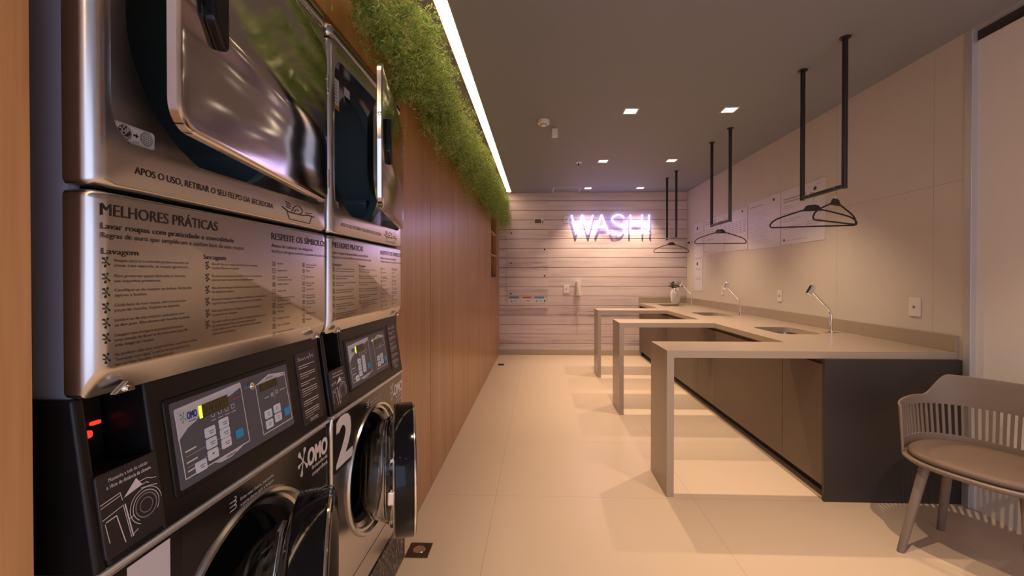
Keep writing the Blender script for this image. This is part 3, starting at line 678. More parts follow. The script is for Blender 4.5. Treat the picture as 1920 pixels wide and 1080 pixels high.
    for y, t in ((.414, .36), (.414, .21), (.449, .38), (.449, .24)): button(y, t)
    button(.487, .26, 'blue', .022, .020)
    SB_ = lambda mb: mb.build('button_symbol', 'navy', kp, off=OFF, smooth=None)
    for y, t in ((.234, .50), (.234, .36), (.272, .53), (.272, .40), (.202, .155), (.272, .27)):
        mb = MB(); mb.strip([(y - .004, s0 + t * H3 + .001), (y + .009, s0 + t * H3 + .0015)], F3, .0014, .0014); mb.strip([(y - .002, s0 + t * H3 - .003), (y + .007, s0 + t * H3 - .003)], F3, .0014, .0014); SB_(mb)
    SB_(MB().flat([(.231, s0 + .215 * H3), (.237, s0 + .22 * H3), (.236, s0 + .235 * H3), (.232, s0 + .235 * H3)], F3, .0014))
    for y, t in ((.414, .36), (.414, .21), (.449, .38), (.449, .24)): SB_(MB().ring((y, s0 + t * H3), .003, .0042, F3, .0014, 12))
    mb = MB(); o_ = Vector(F3[0]) + Vector((0, .364, 0)) + SLV * (s0 + .86 * H3); nn = Vector((0, 1, 0)).cross(SLV)
    mb.tube([o_, o_ + nn * .006], [.0085, .0085], 18); mb.tube([o_ + nn * .006, o_ + nn * .009], [.005, .004], 14); P(mb, 'key_lock', 'chrome')
    # notice label on the right of the fascia
    mb = MB(); mb.prism(rr(.104, .205, .004, 3, .612, .118), SLF, -.002, .002); P(mb, 'notice_plate', 'labelblack', bevel=.001)
    F4 = LB(.0025); mb = MB()
    sq_ = [(.570, .196), (.573, .208), (.577, .197), (.582, .204), (.586, .197), (.592, .203), (.598, .197), (.604, .204), (.609, .197), (.618, .203), (.624, .196), (.632, .211), (.636, .197), (.642, .205), (.648, .198), (.652, .206)]
    mb.strip(sq_, F4, .0013)
    for zz, n_, w_ in ((.182, 2, .080), (.160, 3, .078), (.134, 2, .074), (.116, 4, .078), (.082, 3, .078), (.056, 4, .076)):
        for j in range(n_): mb.strip([(.570, zz - j * .0062), (.570 + w_ * (1 if j < n_ - 1 else .55), zz - j * .0062)], F4, .0016 if j < 2 else .001)
    for i in range(4): mb.ring((.596 + i * .0105, .026), .0032, .0044, F4, 0, 14)
    P(mb, 'notice_print', 'white', smooth=None)
    # bright trim under the fascia
    mb = MB(); mb.box(-.03, .006, 0, W, .9005, .9095); P(mb, 'trim_strip', 'alu', bevel=.003)
    # ---- washer
    wc = (0.345, 0.605)
    P(holed_front(0, W, ZB + .006, .900, ('circ', .238), wc, .046, .010, .006, inner_depth=.01), 'washer_front', 'steel')
    hw = math.sqrt(.2445 ** 2 - (.722 - wc[1]) ** 2); a1 = math.degrees(math.atan2(.722 - wc[1], hw))
    pts = [(.012, .722)] + [(wc[0] - hw, .722)] + [(wc[0] + .2445 * math.cos(R(180 - a1 + (2 * a1 - 180) * i / 40)), wc[1] + .2445 * math.sin(R(180 - a1 + (2 * a1 - 180) * i / 40))) for i in range(41)] + [(W - .016, .722), (W - .016, .893), (.012, .893)]
    mb = MB(); mb.flat(pts, FACE, 0); P(mb, 'dark_film', 'film', smooth=None)
    P(MB().lathe([(-.012, .2385), (.004, .2440), (.010, .240), (.010, .232), (-.004, .226), (-.006, .218), (-.020, .214), (-.030, .200)], (0, *wc), 'x', 64), 'porthole_ring', 'steel_sink')
    P(MB().lathe([(-.028, .204), (-.05, .186), (-.075, .192), (-.09, .182), (-.11, .205), (-.12, .24)], (0, *wc), 'x', 64), 'door_gasket', 'rubber')
    P(MB().lathe([(-.115, .236), (-.55, .236), (-.56, .22), (-.57, .02)], (0, *wc), 'x', 48, cap1=True), 'washer_drum', 'wdrum')
    mb = MB(); F5 = FACE
    for j, l in enumerate(('Evite mau cheiro, mantenha', 'a porta aberta após a lavagem')): mb.text(l, F5, .302, .862 - j * .0125, .0068, .115, bold=.006, d=.0004)
    for i in range(3):
        zz = .872 - i * .009; mb.strip([(.270, zz), (.284, zz), (.289, zz + .003), (.288, zz + .007), (.284, zz + .0075)], F5, .0018, .0004)
    P(mb, 'airing_reminder', 'white', smooth=None); mb = MB()
    splat(mb, F5, .548, .842, .040, .0004)
    mb.text('OMO', F5, .572, .815, .046, .108, bold=.035, d=.0005)
    mb.text('lavanderia', F5, .594, .797, .012, .088, bold=.006, d=.0004); mb.text('compartilhada', F5, .594, .778, .012, .088, bold=.006, d=.0004)
    P(mb, 'brand_lettering', 'white', smooth=None)
    mb = MB(); mb.flat([(.020, .717), (.150, .717), (.150, .893), (.020, .893)], FACE, .0003); P(mb, 'number_sticker', 'numblock', smooth=None)
    mb = MB(); mb.box(-.0005, .0008, .012, W - .016, .300, .302); P(mb, 'kick_seam', 'kick', smooth=0)
    # washer door, ajar
    hy = wc[0] + .225; dc = (-.262, 0)
    dob = MB(); C3 = (0, dc[0], dc[1])
    dob.lathe([(.008, .185), (.008, .236), (.014, .243), (.072, .243), (.080, .238)], C3, 'x', 72)
    wd_ = dob.build('washer_door', 'blackgloss', e, loc=(-.004, hy, wc[1] - ZB), rot=(0, 0, R(23)))
    MB().lathe([(.078, .2395), (.084, .236), (.086, .230), (.076, .208), (.066, .200), (.056, .186)], C3, 'x', 72).build('outer_rim', 'blackgloss', wd_)
    MB().lathe([(.076, .2435), (.080, .2425), (.0825, .2385), (.078, .239)], C3, 'x', 72).build('chrome_edge', 'chrome', wd_)
    MB().lathe([(.006, .237), (.010, .2425), (.012, .237)], C3, 'x', 72).build('back_edge', 'chrome', wd_)
    MB().lathe([(.046, .190), (.050, .190), (.054, .12), (.055, .01)], C3, 'x', 64, cap1=True).build('window_pane', 'tint', wd_)
    MB().lathe([(.012, .205), (-.004, .203), (-.02, .186), (-.075, .165), (-.105, .135), (-.118, .08), (-.120, .01), (-.114, .01), (-.112, .078), (-.100, .128), (-.070, .158), (-.016, .179), (.000, .188), (.012, .190)], C3, 'x', 64).build('glass_bowl', 'glass', wd_)
    mb = MB(); mb.box(-.012, .008, -.505, -.482, -.022, .022); mb.build('latch', 'chrome', wd_, bevel=.003)
    mb = MB(); mb.box(-.008, .030, -.030, .006, -.05, .05); mb.build('door_hinge', 'alu', wd_, bevel=.004)
    mb = MB(); mb.text('OMO', ((.0865, dc[0], 0), (0, 1, 0), (0, 0, 1)), -.005, .217, .011, .05, 'c', .03); mb.build('rim_lettering', 'greyprint', wd_, smooth=None)
    return e
tower1 = make_tower()
tower2 = copy_tree(tower1)
tower2.location = (-0.65, 1.312, ZB)
tower2['label'] = 'stainless dryer-over-washer tower with a big white 2, next to the wood wall'
for tw, n in ((tower1, '1'), (tower2, '2')):
    mb = MB(); mb.text(n, FACE, 0.085, 0.735, 0.150, 0.062 if n == '1' else 0.105, 'c', 0.03, 0.0008)
    mb.build('number_lettering', 'white', tw, off=OFF, smooth=None)
for ch in [o for o in bpy.data.objects if o.parent == tower2]:
    if ch.name.startswith('dryer_door'): ch.rotation_euler = (0, 0, R(12.4))
    if ch.name.startswith('washer_door'): ch.rotation_euler = (0, 0, R(18.5))
tag(MB().box(-1.40, -0.648, NY0 + 0.004, NY1 - 0.004, 0, ZB).build('machine_plinth', 'plinth', smooth=0), 'low dark speckled plinth under the two laundry machines', 'plinth')
e = empty('floor_outlet_plate', (-0.585, 2.07, 0), 'small square bronze plate set in the floor beside the machine plinth', 'plate')
MB().box(-.06, .05, -.055, .055, 0, .006).build('cover', 'bronze', e, bevel=.002); MB().lathe([(.006, .030), (.008, .028), (.008, .004)], (-.005, 0, 0), 'z', 24, cap1=True).build('cap', 'chrome', e)
tag(MB().box(-.625, -.535, 6.44, 6.50, 0, .014).build('door_stop', 'kick', bevel=.003), 'small dark wedge on the floor by the far end of the wood wall', 'door stop')

# ------------------------------------------------------------------ hanging greenery along the wood wall
def greenery(seed, y0, y1, ncl, name, mat, per=20, leafn=28):
    rng = np.random.default_rng(seed)
    n = ncl * per
    cy = np.repeat(rng.uniform(y0, y1, ncl), per); cz = np.repeat(rng.uniform(2.27, 2.60, ncl), per); cx = np.repeat(XL + rng.uniform(0.01, 0.10, ncl), per)
    cdir = np.repeat(np.stack([rng.uniform(0.3, 0.9, ncl), rng.normal(0, 0.35, ncl), rng.normal(-0.05, 0.4, ncl)], 1), per, 0)
    base = np.stack([cx, cy, cz], 1) + rng.normal(0, 0.022, (n, 3))
    dirs = cdir + rng.normal(0, 0.42, (n, 3)); dirs[:, 0] = np.abs(dirs[:, 0]) + 0.1; dirs /= np.linalg.norm(dirs, axis=1)[:, None]
    ln_ = rng.uniform(0.07, 0.20, n); td = np.repeat(rng.random(ncl) < 0.10, per) & (rng.random(n) < 0.25); ln_[td] *= 0.6
    droop = (rng.uniform(0.02, 0.18, n) + td * rng.uniform(0.1, 0.25, n)) * np.repeat(rng.uniform(0.3, 1.3, ncl), per)
    t = np.linspace(0.1, 1, leafn)
    pts = base[:, None, :] + dirs[:, None, :] * (ln_[:, None, None] * t[None, :, None]); pts[:, :, 2] -= droop[:, None] * t[None, :] ** 2
    tang = np.gradient(pts, axis=1); tang /= np.linalg.norm(tang, axis=2)[:, :, None]
    pts = pts.reshape(-1, 3); tang = tang.reshape(-1, 3); m = len(pts)
    pts[:, 0] = np.clip(pts[:, 0], XL + 0.004, XL + 0.20 + 0.02 * rng.random(m)); pts[:, 1] = np.minimum(pts[:, 1], YB - 0.05)
    pts[:, 2] = np.minimum(pts[:, 2], HC - 0.14 + 0.05 * rng.random(m)); near = pts[:, 1] < 2.06; pts[near, 2] = np.maximum(pts[near, 2], 2.19)
    r = rng.normal(0, 1, (m, 3)); r -= tang * (r * tang).sum(1)[:, None]; r /= np.linalg.norm(r, axis=1)[:, None]
    d = r + tang * rng.uniform(0.3, 1.0, m)[:, None]; d /= np.linalg.norm(d, axis=1)[:, None]
    s = np.cross(d, rng.normal(0, 1, (m, 3))); s /= np.linalg.norm(s, axis=1)[:, None]
    L_ = rng.uniform(0.012, 0.028, m)[:, None]; Wd = rng.uniform(0.0014, 0.0034, m)[:, None]
    q = np.stack([pts, pts + d * L_ * .5 + s * Wd, pts + d * L_, pts + d * L_ * .5 - s * Wd], 1).reshape(-1, 3)
    # thin stems, one sliver per sprig
    P0 = base; P1 = pts.reshape(n, leafn, 3)[:, -1]; sv_ = np.array([0, 0.0009, 0.0006])
    q = np.concatenate([q, np.stack([P0 - sv_, P1 - sv_ * .4, P1 + sv_ * .4, P0 + sv_], 1).reshape(-1, 3)])
    q[:, 0] = np.maximum(q[:, 0], XL + 0.002)
    me = bpy.data.meshes.new(name); nv = len(q); nf = nv // 4
    me.vertices.add(nv); me.vertices.foreach_set('co', q.ravel().astype(np.float32))
    me.loops.add(nv); me.loops.foreach_set('vertex_index', np.arange(nv, dtype=np.int32))
    me.polygons.add(nf); me.polygons.foreach_set('loop_start', np.arange(0, nv, 4, dtype=np.int32))
    me.update(calc_edges=True); me.materials.append(M[mat])
    o = bpy.data.objects.new(name, me); COL.objects.link(o); return o
g = greenery(3, 1.22, 7.2, 300, 'hanging_greenery', 'leaf')
tag(g, 'thick band of feathery green foliage hanging high along the wood wall', 'plants', kind='stuff')

# ------------------------------------------------------------------ counter
ZT, TH = 0.897, 0.043
PEN = (2.627, 4.17, 5.70); PD = 0.372
SINK = [(2.06, 3.64), (2.06, 5.19), (2.06, 6.74)]
wt = empty('worktop', (1.7, 2.627, 0), 'long taupe stone worktop along the right wall with three waterfall-leg arms reaching into the room', 'worktop')
OW = (1.7, 2.627, 0)
XM = 1.69
mb = MB()
cuts = [2.627, 4.41, 5.96, YB - 0.001]
for (sx, sy), a, b in zip(SINK, cuts[:-1], cuts[1:]):
    c = (sx, sy); A = ang_list((XR - XM) / 2, (b - a) / 2, 0.001, 64); A = sorted(set(A + ang_list(.16, .23, .05, 8)))
    def rad(a_, x0, x1, y0, y1, r_): return rr_rad(a_, x0, x1, y0, y1, r_, c)
    A = sorted(set(A + [math.atan2(yy - c[1], xx - c[0]) % (2 * math.pi) for xx in (XM, XR - .001) for yy in (a, b)]))
    out = [(c[0] + rad(q, XM, XR - .001, a, b, .0005) * math.cos(q), c[1] + rad(q, XM, XR - .001, a, b, .0005) * math.sin(q)) for q in A]
    inn = [(c[0] + rad(q, sx - .165, sx + .165, sy - .235, sy + .235, .06) * math.cos(q), c[1] + rad(q, sx - .165, sx + .165, sy - .235, sy + .235, .06) * math.sin(q)) for q in A]
    lo = lambda l, z_: [(p[0], p[1], z_) for p in l]
    mb.loft([lo(inn, ZT - TH), lo(out, ZT - TH), lo(out, ZT), lo(inn, ZT), lo(inn, ZT - TH)], False, False)
for y in PEN: mb.box(.779, XM, y, y + PD, ZT - TH, ZT)
mb.build('countertop', 'counter', wt, off=OW, smooth=20)
for y in PEN: MB().box(.779, .822, y, y + PD, 0.0, ZT - TH).build('leg_panel', 'counter', wt, off=OW, smooth=0)
MB().box(XR - .02, XR - .001, 2.627, YB - .001, ZT, ZT + .098).build('backsplash', 'counter', wt, off=OW, smooth=0, bevel=.002)
MB().box(XM, XR - .02, YB - .02, YB - .001, ZT, ZT + .098).build('backsplash', 'counter', wt, off=OW, smooth=0, bevel=.002)

SN = ['nearest undermount steel sink in the worktop, beside the front arm', 'middle undermount steel sink in the worktop, by the second arm', 'farthest undermount steel sink in the worktop, in front of the white vase']
for i, (sx, sy) in enumerate(SINK):
    e = empty('sink', (sx, sy, .70), SN[i], 'sink', 'undermount sinks in the worktop')
    loops = []
    for w_, h_, r_, z_ in ((.365, .505, .075, ZT - TH - .002), (.325, .465, .06, ZT - TH - .002), (.318, .458, .06, .80), (.305, .445, .06, .725), (.26, .40, .06, .708), (.06, .06, .029, .702)):
        loops.append([(a, b, z_ - .70) for a, b in rr(w_, h_, r_, 6)])
    MB().loft(loops, False, False).build('basin', 'steel_sink', e)
    MB().lathe([(.002, .042), (.005, .04), (.003, .028), (.001, .01)], (0, 0, 0), 'z', 24, cap1=True).build('drain', 'chrome', e)
TAPY = (3.55, 5.12, 6.72)
TN = ['chrome swan-neck tap behind the nearest sink', 'chrome swan-neck tap behind the middle sink', 'chrome swan-neck tap next to the white vase']
def make_tap():
    e = empty('tap', (2.37, TAPY[0], ZT), TN[0], 'tap', 'chrome taps on the worktop')
    MB().lathe([(0, .026), (.004, .026), (.007, .022), (.007, .012)], (0, 0, 0), 'z', 24, cap0=True, cap1=True).build('base_flange', 'chrome', e)
    pts = [(0, 0, .004), (0, 0, .13)]
    for i in range(1, 7): 
        a = R(43 * i / 6); pts.append((-.10 * (1 - math.cos(a)), 0, .13 + .10 * math.sin(a)))
    ex = Vector(pts[-1]); dr_ = Vector((-math.sin(R(43)), 0, math.cos(R(43)))); pts.append(tuple(ex + dr_ * .185))
    MB().tube(pts, .0105, 14).build('spout', 'chrome', e)
    h = ex + dr_ * .192; ax = Vector((-math.cos(R(52)), 0, -math.sin(R(52)))) ; 
    s_ = dr_; t_ = Vector((0, 1, 0)); up = Vector((math.sin(R(30)), 0, math.cos(R(30)))); fw = Vector((-math.cos(R(30)), 0, math.sin(R(30))))
    mb = MB(); c0 = h + fw * .004
    lp = lambda d: [c0 + up * a + t_ * b + fw * d for a, b in rr(.085, .040, .012, 5)]
    mb.loft([lp(-.016), lp(.018)]); hd = mb.build('head', 'chrome', e, bevel=.003)
    mb = MB(); lp2 = lambda d: [c0 + up * a + t_ * b + fw * d for a, b in rr(.062, .018, .008, 4)]
    mb.loft([lp2(.017), lp2(.0195)]); mb.build('outlet_slot', 'black', hd)
    mb = MB(); p0 = c0 + up * .038 + fw * .004; mb.tube([p0, p0 + up * .014 + fw * .022], [.003, .002], 8); mb.build('lever', 'chrome', hd)
    return e
tp = make_tap()
for i in (1, 2):
    c_ = copy_tree(tp); c_.location = (2.37, TAPY[i], ZT); c_['label'] = TN[i]

CU = (2.602, 4.20, 5.77, YB - .002)
CN = ['dark brown base cabinet nearest the camera with a black end panel, under the worktop', 'middle dark brown base cabinet under the worktop, seen behind the front arm', 'farthest dark brown base cabinet under the worktop, against the plank wall']
XC = 1.725; ZC = ZT - TH - .0015
for i in range(3):
    a, b = CU[i], CU[i + 1]; y0 = a + (.024 if i == 0 else 0)
    e = empty('base_cabinet', (2.1, (a + b) / 2, 0), CN[i], 'cabinet', 'base cabinets under the worktop'); O = (2.1, (a + b) / 2, 0)
    mb = MB(); t = .018
    mb.box(XC, XR - .002, y0 + .001, y0 + t, .09, ZC); mb.box(XC, XR - .002, b - t, b - .001, .09, ZC); mb.box(XC, XR - .002, y0 + t, b - t, .09, .09 + t); mb.box(XR - .02, XR - .002, y0 + t, b - t, .09 + t, ZC)
    mb.box(XC, XC + .02, y0 + t, b - t, ZC - .06, ZC)
    mb.build('carcass', 'cab', e, off=O, smooth=0)
    MB().box(XC + .06, XC + .075, y0, b - .001, 0, .088).build('toe_kick', 'kick', e, off=O, smooth=0)
    sp_ = a + .445
    for c0, c1 in ((y0 + .001, sp_ - .002), (sp_ + .002, b - .002)):
        MB().box(XC - .02, XC - .0005, c0, c1, .088, ZC - .032).build('door', 'cab', e, off=O, bevel=.0015)
    if i == 0:
        o = MB().box(XC - .022, XR - .002, a, a + .022, 0, ZC).build('end_panel', 'cabend', e, off=O, bevel=.0015); o['label'] = 'black end panel'  # same cabinet finish as the doors, darkened in colour for its shaded side

# vase
e = empty('vase', (2.20, 6.98, ZT), 'tall white ceramic vase of dark leaves on the far end of the worktop', 'vase')
MB().lathe([(0, .045), (.004, .052), (.06, .070), (.16, .077), (.22, .070), (.25, .050), (.262, .036), (.258, .030), (.20, .028)], (0, 0, 0), 'z', 36, cap0=True, cap1=True).build('body', 'vase', e)
rng = random.Random(5); mb = MB(); ms = MB()
for i in range(15):
    a = rng.uniform(0, 2 * math.pi); d = Vector((math.cos(a), math.sin(a), rng.uniform(.2, 1.3))).normalized(); p = Vector((0, 0, .255)); L_ = rng.uniform(.06, .14)
    ms.tube([p, p + d * L_ * .6 + Vector((0, 0, .02)), p + d * L_], .002, 6)
    for k in range(5):
        q = p + d * L_ * (.45 + .13 * k); sd = d.cross(Vector((0, 0, 1))).normalized() * (1 if k % 2 else -1); ld = (d * .6 + sd * .8 + Vector((0, 0, rng.uniform(-.2, .3)))).normalized(); wv = ld.cross(Vector((rng.uniform(-1, 1), rng.uniform(-1, 1), 1))).normalized()
        l_ = rng.uniform(.035, .06); mb.add([q, q + ld * l_ * .5 + wv * .010, q + ld * l_, q + ld * l_ * .5 - wv * .010], [(0, 1, 2, 3)])
fo = mb.build('foliage', 'leafdark', e, smooth=None); ms.build('stem', 'stem', fo)

# ------------------------------------------------------------------ hanging rails and hangers
RAIL = [(1.83, 2.63, 3.04), (1.845, 4.20, 4.64), (1.86, 5.87, 6.29)]; ZR = 1.892
RN = ['black steel hanging rail nearest the camera, dropped from the ceiling in a U', 'middle of the three black U-shaped ceiling hanging rails', 'farthest black U-shaped ceiling hanging rail, by the plank wall']
for i, (x, a, b) in enumerate(RAIL):
    e = empty('hanging_rail', (x, (a + b) / 2, HC), RN[i], 'clothes rail', 'ceiling hanging rails'); O = (x, (a + b) / 2, HC); r = .0155
    for y in (a, b):
        MB().tube([(x, y, ZR - r), (x, y, HC - .006)], r, 16).build('drop_rod', 'rod', e, off=O)
        MB().lathe([(0, .030), (-.006, .030), (-.008, .024), (-.008, .012)], (x, y, HC), 'z', 24).build('ceiling_flange', 'rod', e, off=O)
    MB().tube([(x, a, ZR), (x, b, ZR)], .0135, 16).build('crossbar', 'rod', e, off=O)
def make_hanger():
    e = empty('clothes_hanger', (0, 0, 0), '', 'hanger', 'dark velvet clothes hangers')
    # local: hook top at origin resting over the bar, body in the XZ plane
    Wh = .255; zt_ = -.075; zb = -.212
    mb = MB(); mb.prism([(-.058, zt_ - .028), (.058, zt_ - .028), (.036, zt_ + .002), (.018, zt_ + .008), (-.018, zt_ + .008), (-.036, zt_ + .002)], ((0, .004, 0), (1, 0, 0), (0, 0, 1)), 0, .008)
    mb.prism([(-.075, zt_ - .034), (.075, zt_ - .034), (.058, zt_ - .026), (-.058, zt_ - .026)], ((0, .004, 0), (1, 0, 0), (0, 0, 1)), 0, .008)
    mb.build('neck_plate', 'hanger', e, bevel=.002)
    half = [(.060, zt_ - .028), (.11, zt_ - .044), (.17, zt_ - .064), (.212, zt_ - .080), (.238, zt_ - .098), (.252, zt_ - .118), (.250, zb + .006), (.240, zb), (.225, zb)]
    pts = [(p[0], 0, p[1]) for p in half] + [(-p[0], 0, p[1]) for p in reversed(half)]
    mb = MB(); mb.tube(pts, .0052, 10, closed=True); mb.build('frame', 'hanger', e)
    hk = [(0, 0, zt_ + .004), (0, 0, zt_ + .036)]
    for a in range(-70, 200, 18): hk.append((.020 * math.cos(R(a)) * 1.0, 0, -.0155 + .0205 * math.sin(R(a)) + .010))
    hk = [hk[0], (0, 0, zt_ + .030), (.004, 0, zt_ + .036)] + hk[2:]
    mb = MB(); mb.tube(hk, .0018, 8); mb.build('hook', 'chrome', e)
    return e
h0 = make_hanger()
HG = [(RAIL[0][0], 2.93, -15, 'dark velvet hanger facing the room on the nearest rail, the wider of its two'), (RAIL[0][0], 2.705, 31, 'dark velvet hanger turned sideways on the nearest rail, overlapping the wider one'),
      (RAIL[1][0], 4.42, -4, 'dark velvet hanger hanging alone on the middle rail'), (RAIL[2][0], 6.08, 5, 'dark velvet hanger hanging alone on the farthest rail')]
for i, (x, y, a, l) in enumerate(HG):
    o = h0 if i == 0 else copy_tree(h0)
    o.location = (x, y, ZR + .004); o.rotation_euler = (0, 0, R(a)); o['label'] = l

# ------------------------------------------------------------------ things on the right wall
def poster(y0, y1, z0, z1, label, style):
    e = empty('poster', (XR, (y0 + y1) / 2, z0), label, 'poster', 'white posters on the tiled wall'); O = (XR, (y0 + y1) / 2, z0)
    MB().box(XR - .005, XR, y0, y1, z0, z1).build('sheet', 'poster', e, off=O, smooth=0)
    f = ((XR - .0056, y1, z0), (0, -1, 0), (0, 0, 1)); w_, h_ = y1 - y0, z1 - z0; mb = MB(); lg = MB(); rng = random.Random(int(y0 * 100))
    def line(x, y, l, t): mb.strip([(x * w_, y * h_), ((x + l) * w_, y * h_)], f, t)
    def logo(x, y, s_=.032): lg.flat(rr(s_ * 1.3, s_, .006, 3, x * w_, y * h_), f)
    if style == 0:
        logo(.80, .87); line(.84, .93, .12, .004)
        for t in (.83, .78): line(.06, t, .55, .013)
        for t in (.70, .66, .56, .46, .42, .32, .28): line(.06, t, rng.uniform(.2, .5), .005)
        for t in (.34, .30): line(.62, t, .3, .006)
        logo(.08, .08, .022); line(.14, .07, .5, .004)
    elif style == 1:
        logo(.82, .91, .028); line(.05, .88, .45, .010)
        for t in np.linspace(.75, .12, 14): line(.05, t, rng.uniform(.5, .85), .003)
    elif style == 2:
        logo(.80, .93, .026); line(.06, .88, .3, .008)
        for x in np.linspace(.05, .85, 6):
            for t in np.linspace(.70, .44, 6): line(x, t, .08, .008)
        line(.06, .20, .6, .004)
    elif style == 3:
        for t in (.92, .86): line(.06, t, .6, .010)
        for x in (.1, .35, .6): 
            for t in np.linspace(.68, .52, 4): line(x, t, .15, .007)
        line(.08, .40, .4, .010); logo(.07, .06, .02); line(.16, .05, .5, .004)
    else:
        logo(.36, .85, .045)
        for t in (.70, .66): line(.15, t, .62, .008)
        mb.build('text_line', 'faint', e, off=O, smooth=None); mb = MB()
        for t in (.40, .36): line(.15, t, .62, .008)
    mb.build('text_line', 'faint', e, off=O, smooth=None)
    if lg.v: lg.build('badge', 'print', e, off=O, smooth=None)
poster(3.823, 4.495, 1.672, 2.218, 'rightmost white poster on the tiled wall, behind the nearest hangers', 0)
poster(4.515, 5.187, 1.664, 2.216, 'white poster with a single short heading, second from the right on the tiled wall', 1)
poster(5.212, 5.862, 1.676, 2.185, 'white poster with a table of small columns, third from the right on the tiled wall', 2)
poster(5.872, 6.53, 1.682, 2.185, 'white poster behind the middle hanging rail, fourth from the right on the tiled wall', 3)
poster(6.575, 6.965, 1.640, 2.185, 'narrow white poster nearest the plank wall in the row on the tiled wall', 4)
poster(6.615, 6.945, 1.12, 1.622, 'small white notice below the row of posters, above the white vase', 4)
def switch(name, label, y, z, w_=.075, h_=.118, cat='socket'):
    e = empty(name, (XR, y, z), label, cat, 'white wall plates')
    MB().box(-.009, 0, -w_ / 2, w_ / 2, -h_ / 2, h_ / 2).build('plate', 'plate', e, bevel=.003)
    mb = MB(); mb.tube([(-.009, 0, 0), (-.0105, 0, 0)], .010, 14); mb.build('socket_hole', 'greyprint', e)
switch('wall_socket', 'white wall socket nearest the camera, above the right end of the worktop', 2.925, 1.146, .09, .125)
switch('wall_socket', 'white wall socket on the tiles left of the nearest tap', 4.516, 1.146)
switch('wall_socket', 'white wall socket on the tiles behind the middle tap', 5.90, 1.15)
e = empty('wall_hook', (XR, 7.08, 1.90), 'small chrome bracket on the tiled wall near the corner', 'bracket')
MB().lathe([(0, .02), (-.01, .02), (-.012, .008), (-.05, .008)], (0, 0, 0), 'x', 16, cap1=True).build('stem', 'chrome', e); MB().box(-.065, -.045, -.025, .025, -.015, .015).build('clamp', 'black', e, bevel=.004)

# ------------------------------------------------------------------ things on the back wall
e = empty('access_panel', (-.2, YB, .8), 'flush plank-faced service door in the back wall with small black bolts', 'panel door'); O = (-.2, YB, .8)
mb = MB(); z = 0.036
while z < 2.72:
    a, b = max(z, .83), min(z + .156, 2.72)
    if b > a + .01: mb.box(-.556, .152, YB - .008, YB - .001, a, b)
    z += .163
mb.build('door_leaf', 'plank', e, off=O, smooth=0, bevel=.002)
MB().box(-.556, .152, YB - .022, YB - .001, .808, .828).build('bottom_lip', 'plank', e, off=O, smooth=0, bevel=.002)
for x, z in ((-.478, 2.09), (-.485, 1.575), (-.486, 1.05), (.092, 1.807), (.092, 1.359), (.092, .929)):
    MB().lathe([(0, .013), (-.010, .012), (-.012, .006)], (x, YB - .008, z), 'y', 14, cap1=True).build('bolt', 'black', e, off=O)
e = empty('thermostat', (.0, YB - .008, 2.30), 'small dark control box high on the service door left of the glowing sign', 'control box')
MB().box(-.085, .07, -.016, 0, -.055, .045).build('case', 'plate', e, bevel=.003); MB().box(-.075, .03, -.019, -.015, -.045, .025).build('screen', 'bronze', e, bevel=.002); MB().box(.045, .06, -.020, -.015, -.045, .0).build('keyhole', 'black', e, bevel=.002)
def bswitch(label, x, z, w_, h_):
    e = empty('wall_switch', (x, YB, z), label, 'switch', 'switches on the plank wall')
    MB().box(-w_ / 2, w_ / 2, -.010, 0, -h_ / 2, h_ / 2).build('plate', 'plate', e, bevel=.003); MB().box(-.012, .012, -.012, -.009, -.008, .008).build('rocker', 'greyprint', e, bevel=.001)
bswitch('white wall switch just left of the glowing sign', .464, 2.32, .085, .13)
bswitch('white wall switch beside the white intercom handset', .465, 1.13, .10, .145)
e = empty('intercom_phone', (.66, YB, 1.15), 'white intercom handset with dangling cord on the plank wall', 'phone')
MB().box(-.045, .045, -.03, 0, -.12, .10).build('cradle', 'plate', e, bevel=.01)
mb = MB(); mb.tube([(0, -.05, -.12), (0, -.062, -.06), (0, -.062, .05), (0, -.05, .105)], [.044, .034, .036, .046], 14, sq=.8); mb.build('handset', 'plate', e, smooth=60)
cd = [(0 + .012 * math.sin(i * .9) * (1 if i > 22 else .25), -.035, -.13 - i * .0125) for i in range(34)]
MB().tube(cd, .006, 8).build('cord', 'plate', e, smooth=60)
for i, (x, m1, m2, lb) in enumerate(((-.43, 'skyprint', 'label', 'blue-headed warning sticker at the left of the row low on the service door'), (-.21, 'orange', 'yellow', 'orange-headed warning sticker in the middle of the row low on the service door'), (.0, 'skyprint', 'label', 'blue-headed warning sticker at the right of the row low on the service door'))):
    e = empty('warning_sticker', (x, YB - .008, .955), lb, 'sticker', 'warning stickers on the service door')
    f = ((0, -.0016, 0), (1, 0, 0), (0, 0, 1))
    MB().box(-.085, .085, -.0015, 0, -.055, .055).build('sheet', 'label', e, smooth=0)
    mb = MB(); mb.flat([(-.083, .012), (.083, .012), (.083, .050), (-.083, .050)], f, .0002); mb.build('header', m1, e, smooth=None)
    mb = MB(); mb.strip([(-.055, .031), (.055, .031)], f, .008, .0004); mb.strip([(-.01, -.015), (.065, -.015)], f, .007, .0004); mb.strip([(-.01, -.033), (.05, -.033)], f, .007, .0004); mb.build('text_line', 'print' if i == 1 else 'greyprint', e, smooth=None)
    mb = MB(); mb.flat([(-.065, -.042), (-.025, -.042), (-.045, -.004)], f, .0003); mb.build('symbol', m2 if i == 1 else 'greyprint', e, smooth=None)

